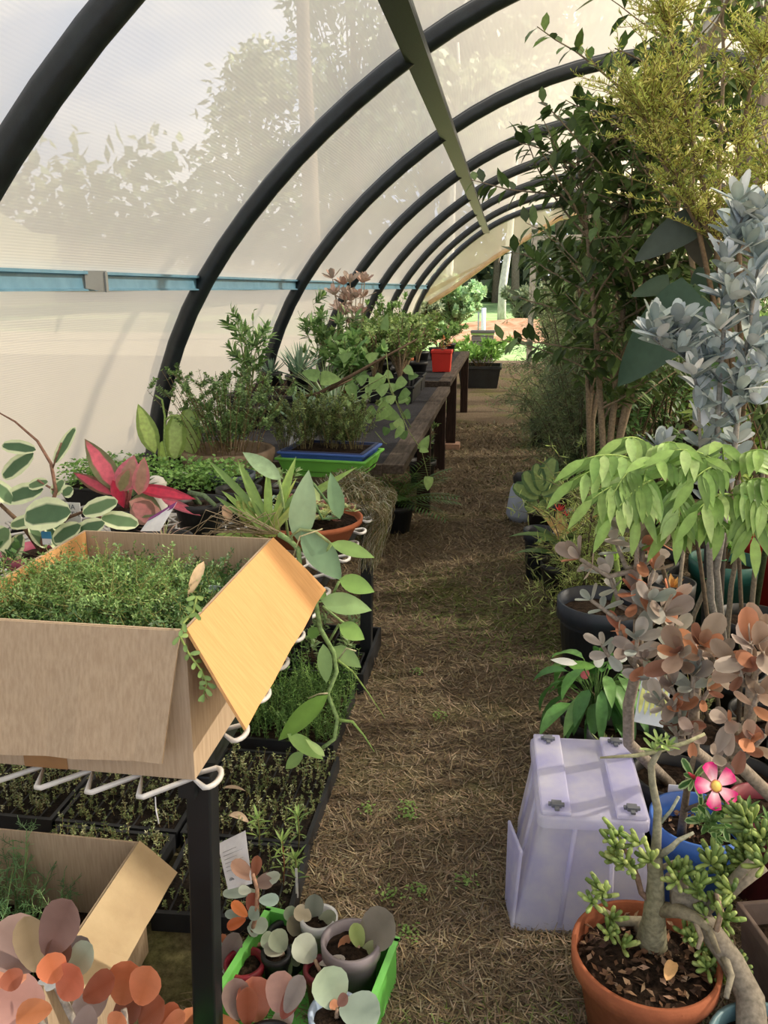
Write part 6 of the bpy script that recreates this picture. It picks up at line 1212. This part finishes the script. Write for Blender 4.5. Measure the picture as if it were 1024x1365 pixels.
# ------------------------------------------------------------------ background rows on the right
def proto_bush(label, h, sp, nst, nl, Lf, Wf, cols, x, y, tw=4, shape='lance', group='leafy shrubs in the crowded back rows', sc='6a5c4a'):
    t = thing('nursery_shrub', label, 'potted shrub', (x, y, 0), group=group); pot(t, .15, .12, .28, M['blackpl'], n=16); sm = MB(); lm = MB(); bush(sm, lm, (0, 0, .25), h, sp, nst, nl, Lf, Wf, cols, shape, S=2, r=.008, twigs=tw, twl=.3, scol=sc, start=.12, tilt=.3); parts(t, sm, lm); return t
BL = ['dark green leafy shrub in the back rows right of the path', 'light green shrub in the back rows', 'yellow-green broad-leaved shrub in the back rows', 'narrow-leaved olive shrub in the back rows']  # each shrub kind has its own leaf greens
ps = [proto_bush(BL[0], 1.35, .4, 12, 26, .075, .032, ['3f5c34', '4c6c3c', '5f7f4a'], 1.0, 5.4),
      proto_bush(BL[1], 1.1, .4, 12, 26, .07, .03, ['7f9f58', '93b568', '6a8a4a'], 1.55, 4.7),
      proto_bush(BL[2], 1.0, .38, 10, 22, .1, .055, ['94b055', '7f9a48', 'a8bf68'], 1.25, 3.6 + .75, shape='oval'),
      proto_bush(BL[3], 1.5, .35, 12, 30, .06, .012, ['6a7a4a', '7f8f5a', '586a42'], .85, 6.3)]
pos = [(0, .75, 5.0), (2, 1.7, 5.5), (1, 1.95, 4.0), (0, 1.5, 6.3), (1, 1.1, 7.1), (0, .75, 7.5), (2, 1.6, 7.4), (3, .55, 9.1), (0, 1.3, 8.8), (1, .65, 9.8), (3, 1.3, 10.2), (0, .7, 11.6), (1, 1.3, 11.8), (2, 2.4, 5.2), (0, 2.3, 6.6), (1, 2.4, 8.2), (2, 2.6, 3.7), (3, 1.65, 3.2), (0, 2.1, 3.1), (1, 1.35, 2.6), (3, 2.9, 4.6), (0, 2.0, 9.6), (2, 1.6, 2.9), (3, 1.1, 2.35)]
for k, x, y in pos:
    s = U(.85, 1.15) * (.62 if y < 3.4 else 1); dup(ps[k], BL[k], (x, y, 0), U(0, 6.3), s, 'leafy shrubs in the crowded back rows')
# ------------------------------------------------------------------ light
w = bpy.data.worlds.new('sky'); bpy.context.scene.world = w; w.use_nodes = True; nt = w.node_tree
bg = nt.nodes['Background']
tc = node(nt, 'ShaderNodeTexCoord'); mp = node(nt, 'ShaderNodeMapping'); mp.inputs['Scale'].default_value = (1, 1, 2.4)
link(nt, tc.outputs['Generated'], mp.inputs[0])
nz = node(nt, 'ShaderNodeTexNoise', Scale=2.6, Detail=7.0, Roughness=.55); link(nt, mp.outputs[0], nz.inputs['Vector'])
cr_ = node(nt, 'ShaderNodeValToRGB'); e = cr_.color_ramp.elements
e[0].position = .42; e[0].color = (*hx('b4c4e2'), 1); e[1].position = .6; e[1].color = (.95, .95, .97, 1)
link(nt, nz.outputs['Fac'], cr_.inputs[0]); link(nt, cr_.outputs[0], bg.inputs[0]); bg.inputs[1].default_value = 1.8
sun = bpy.data.objects.new('sun', bpy.data.lights.new('sun', 'SUN')); C.objects.link(sun)
sun.data.energy = 11; sun.data.angle = math.radians(1.2); sun.data.color = (1, .9, .76)
sd = V((.82, .22, .62)).normalized(); sun.rotation_euler = sd.to_track_quat('Z', 'Y').to_euler(); sun.location = (6, 2, 8)
sc = bpy.context.scene
sc.view_settings.view_transform = 'Standard'; sc.view_settings.look = 'None'; sc.view_settings.exposure = 0; sc.view_settings.gamma = 1
sc.cycles.max_bounces = 8; sc.cycles.transparent_max_bounces = 12; sc.cycles.diffuse_bounces = 4; sc.cycles.sample_clamp_indirect = 8
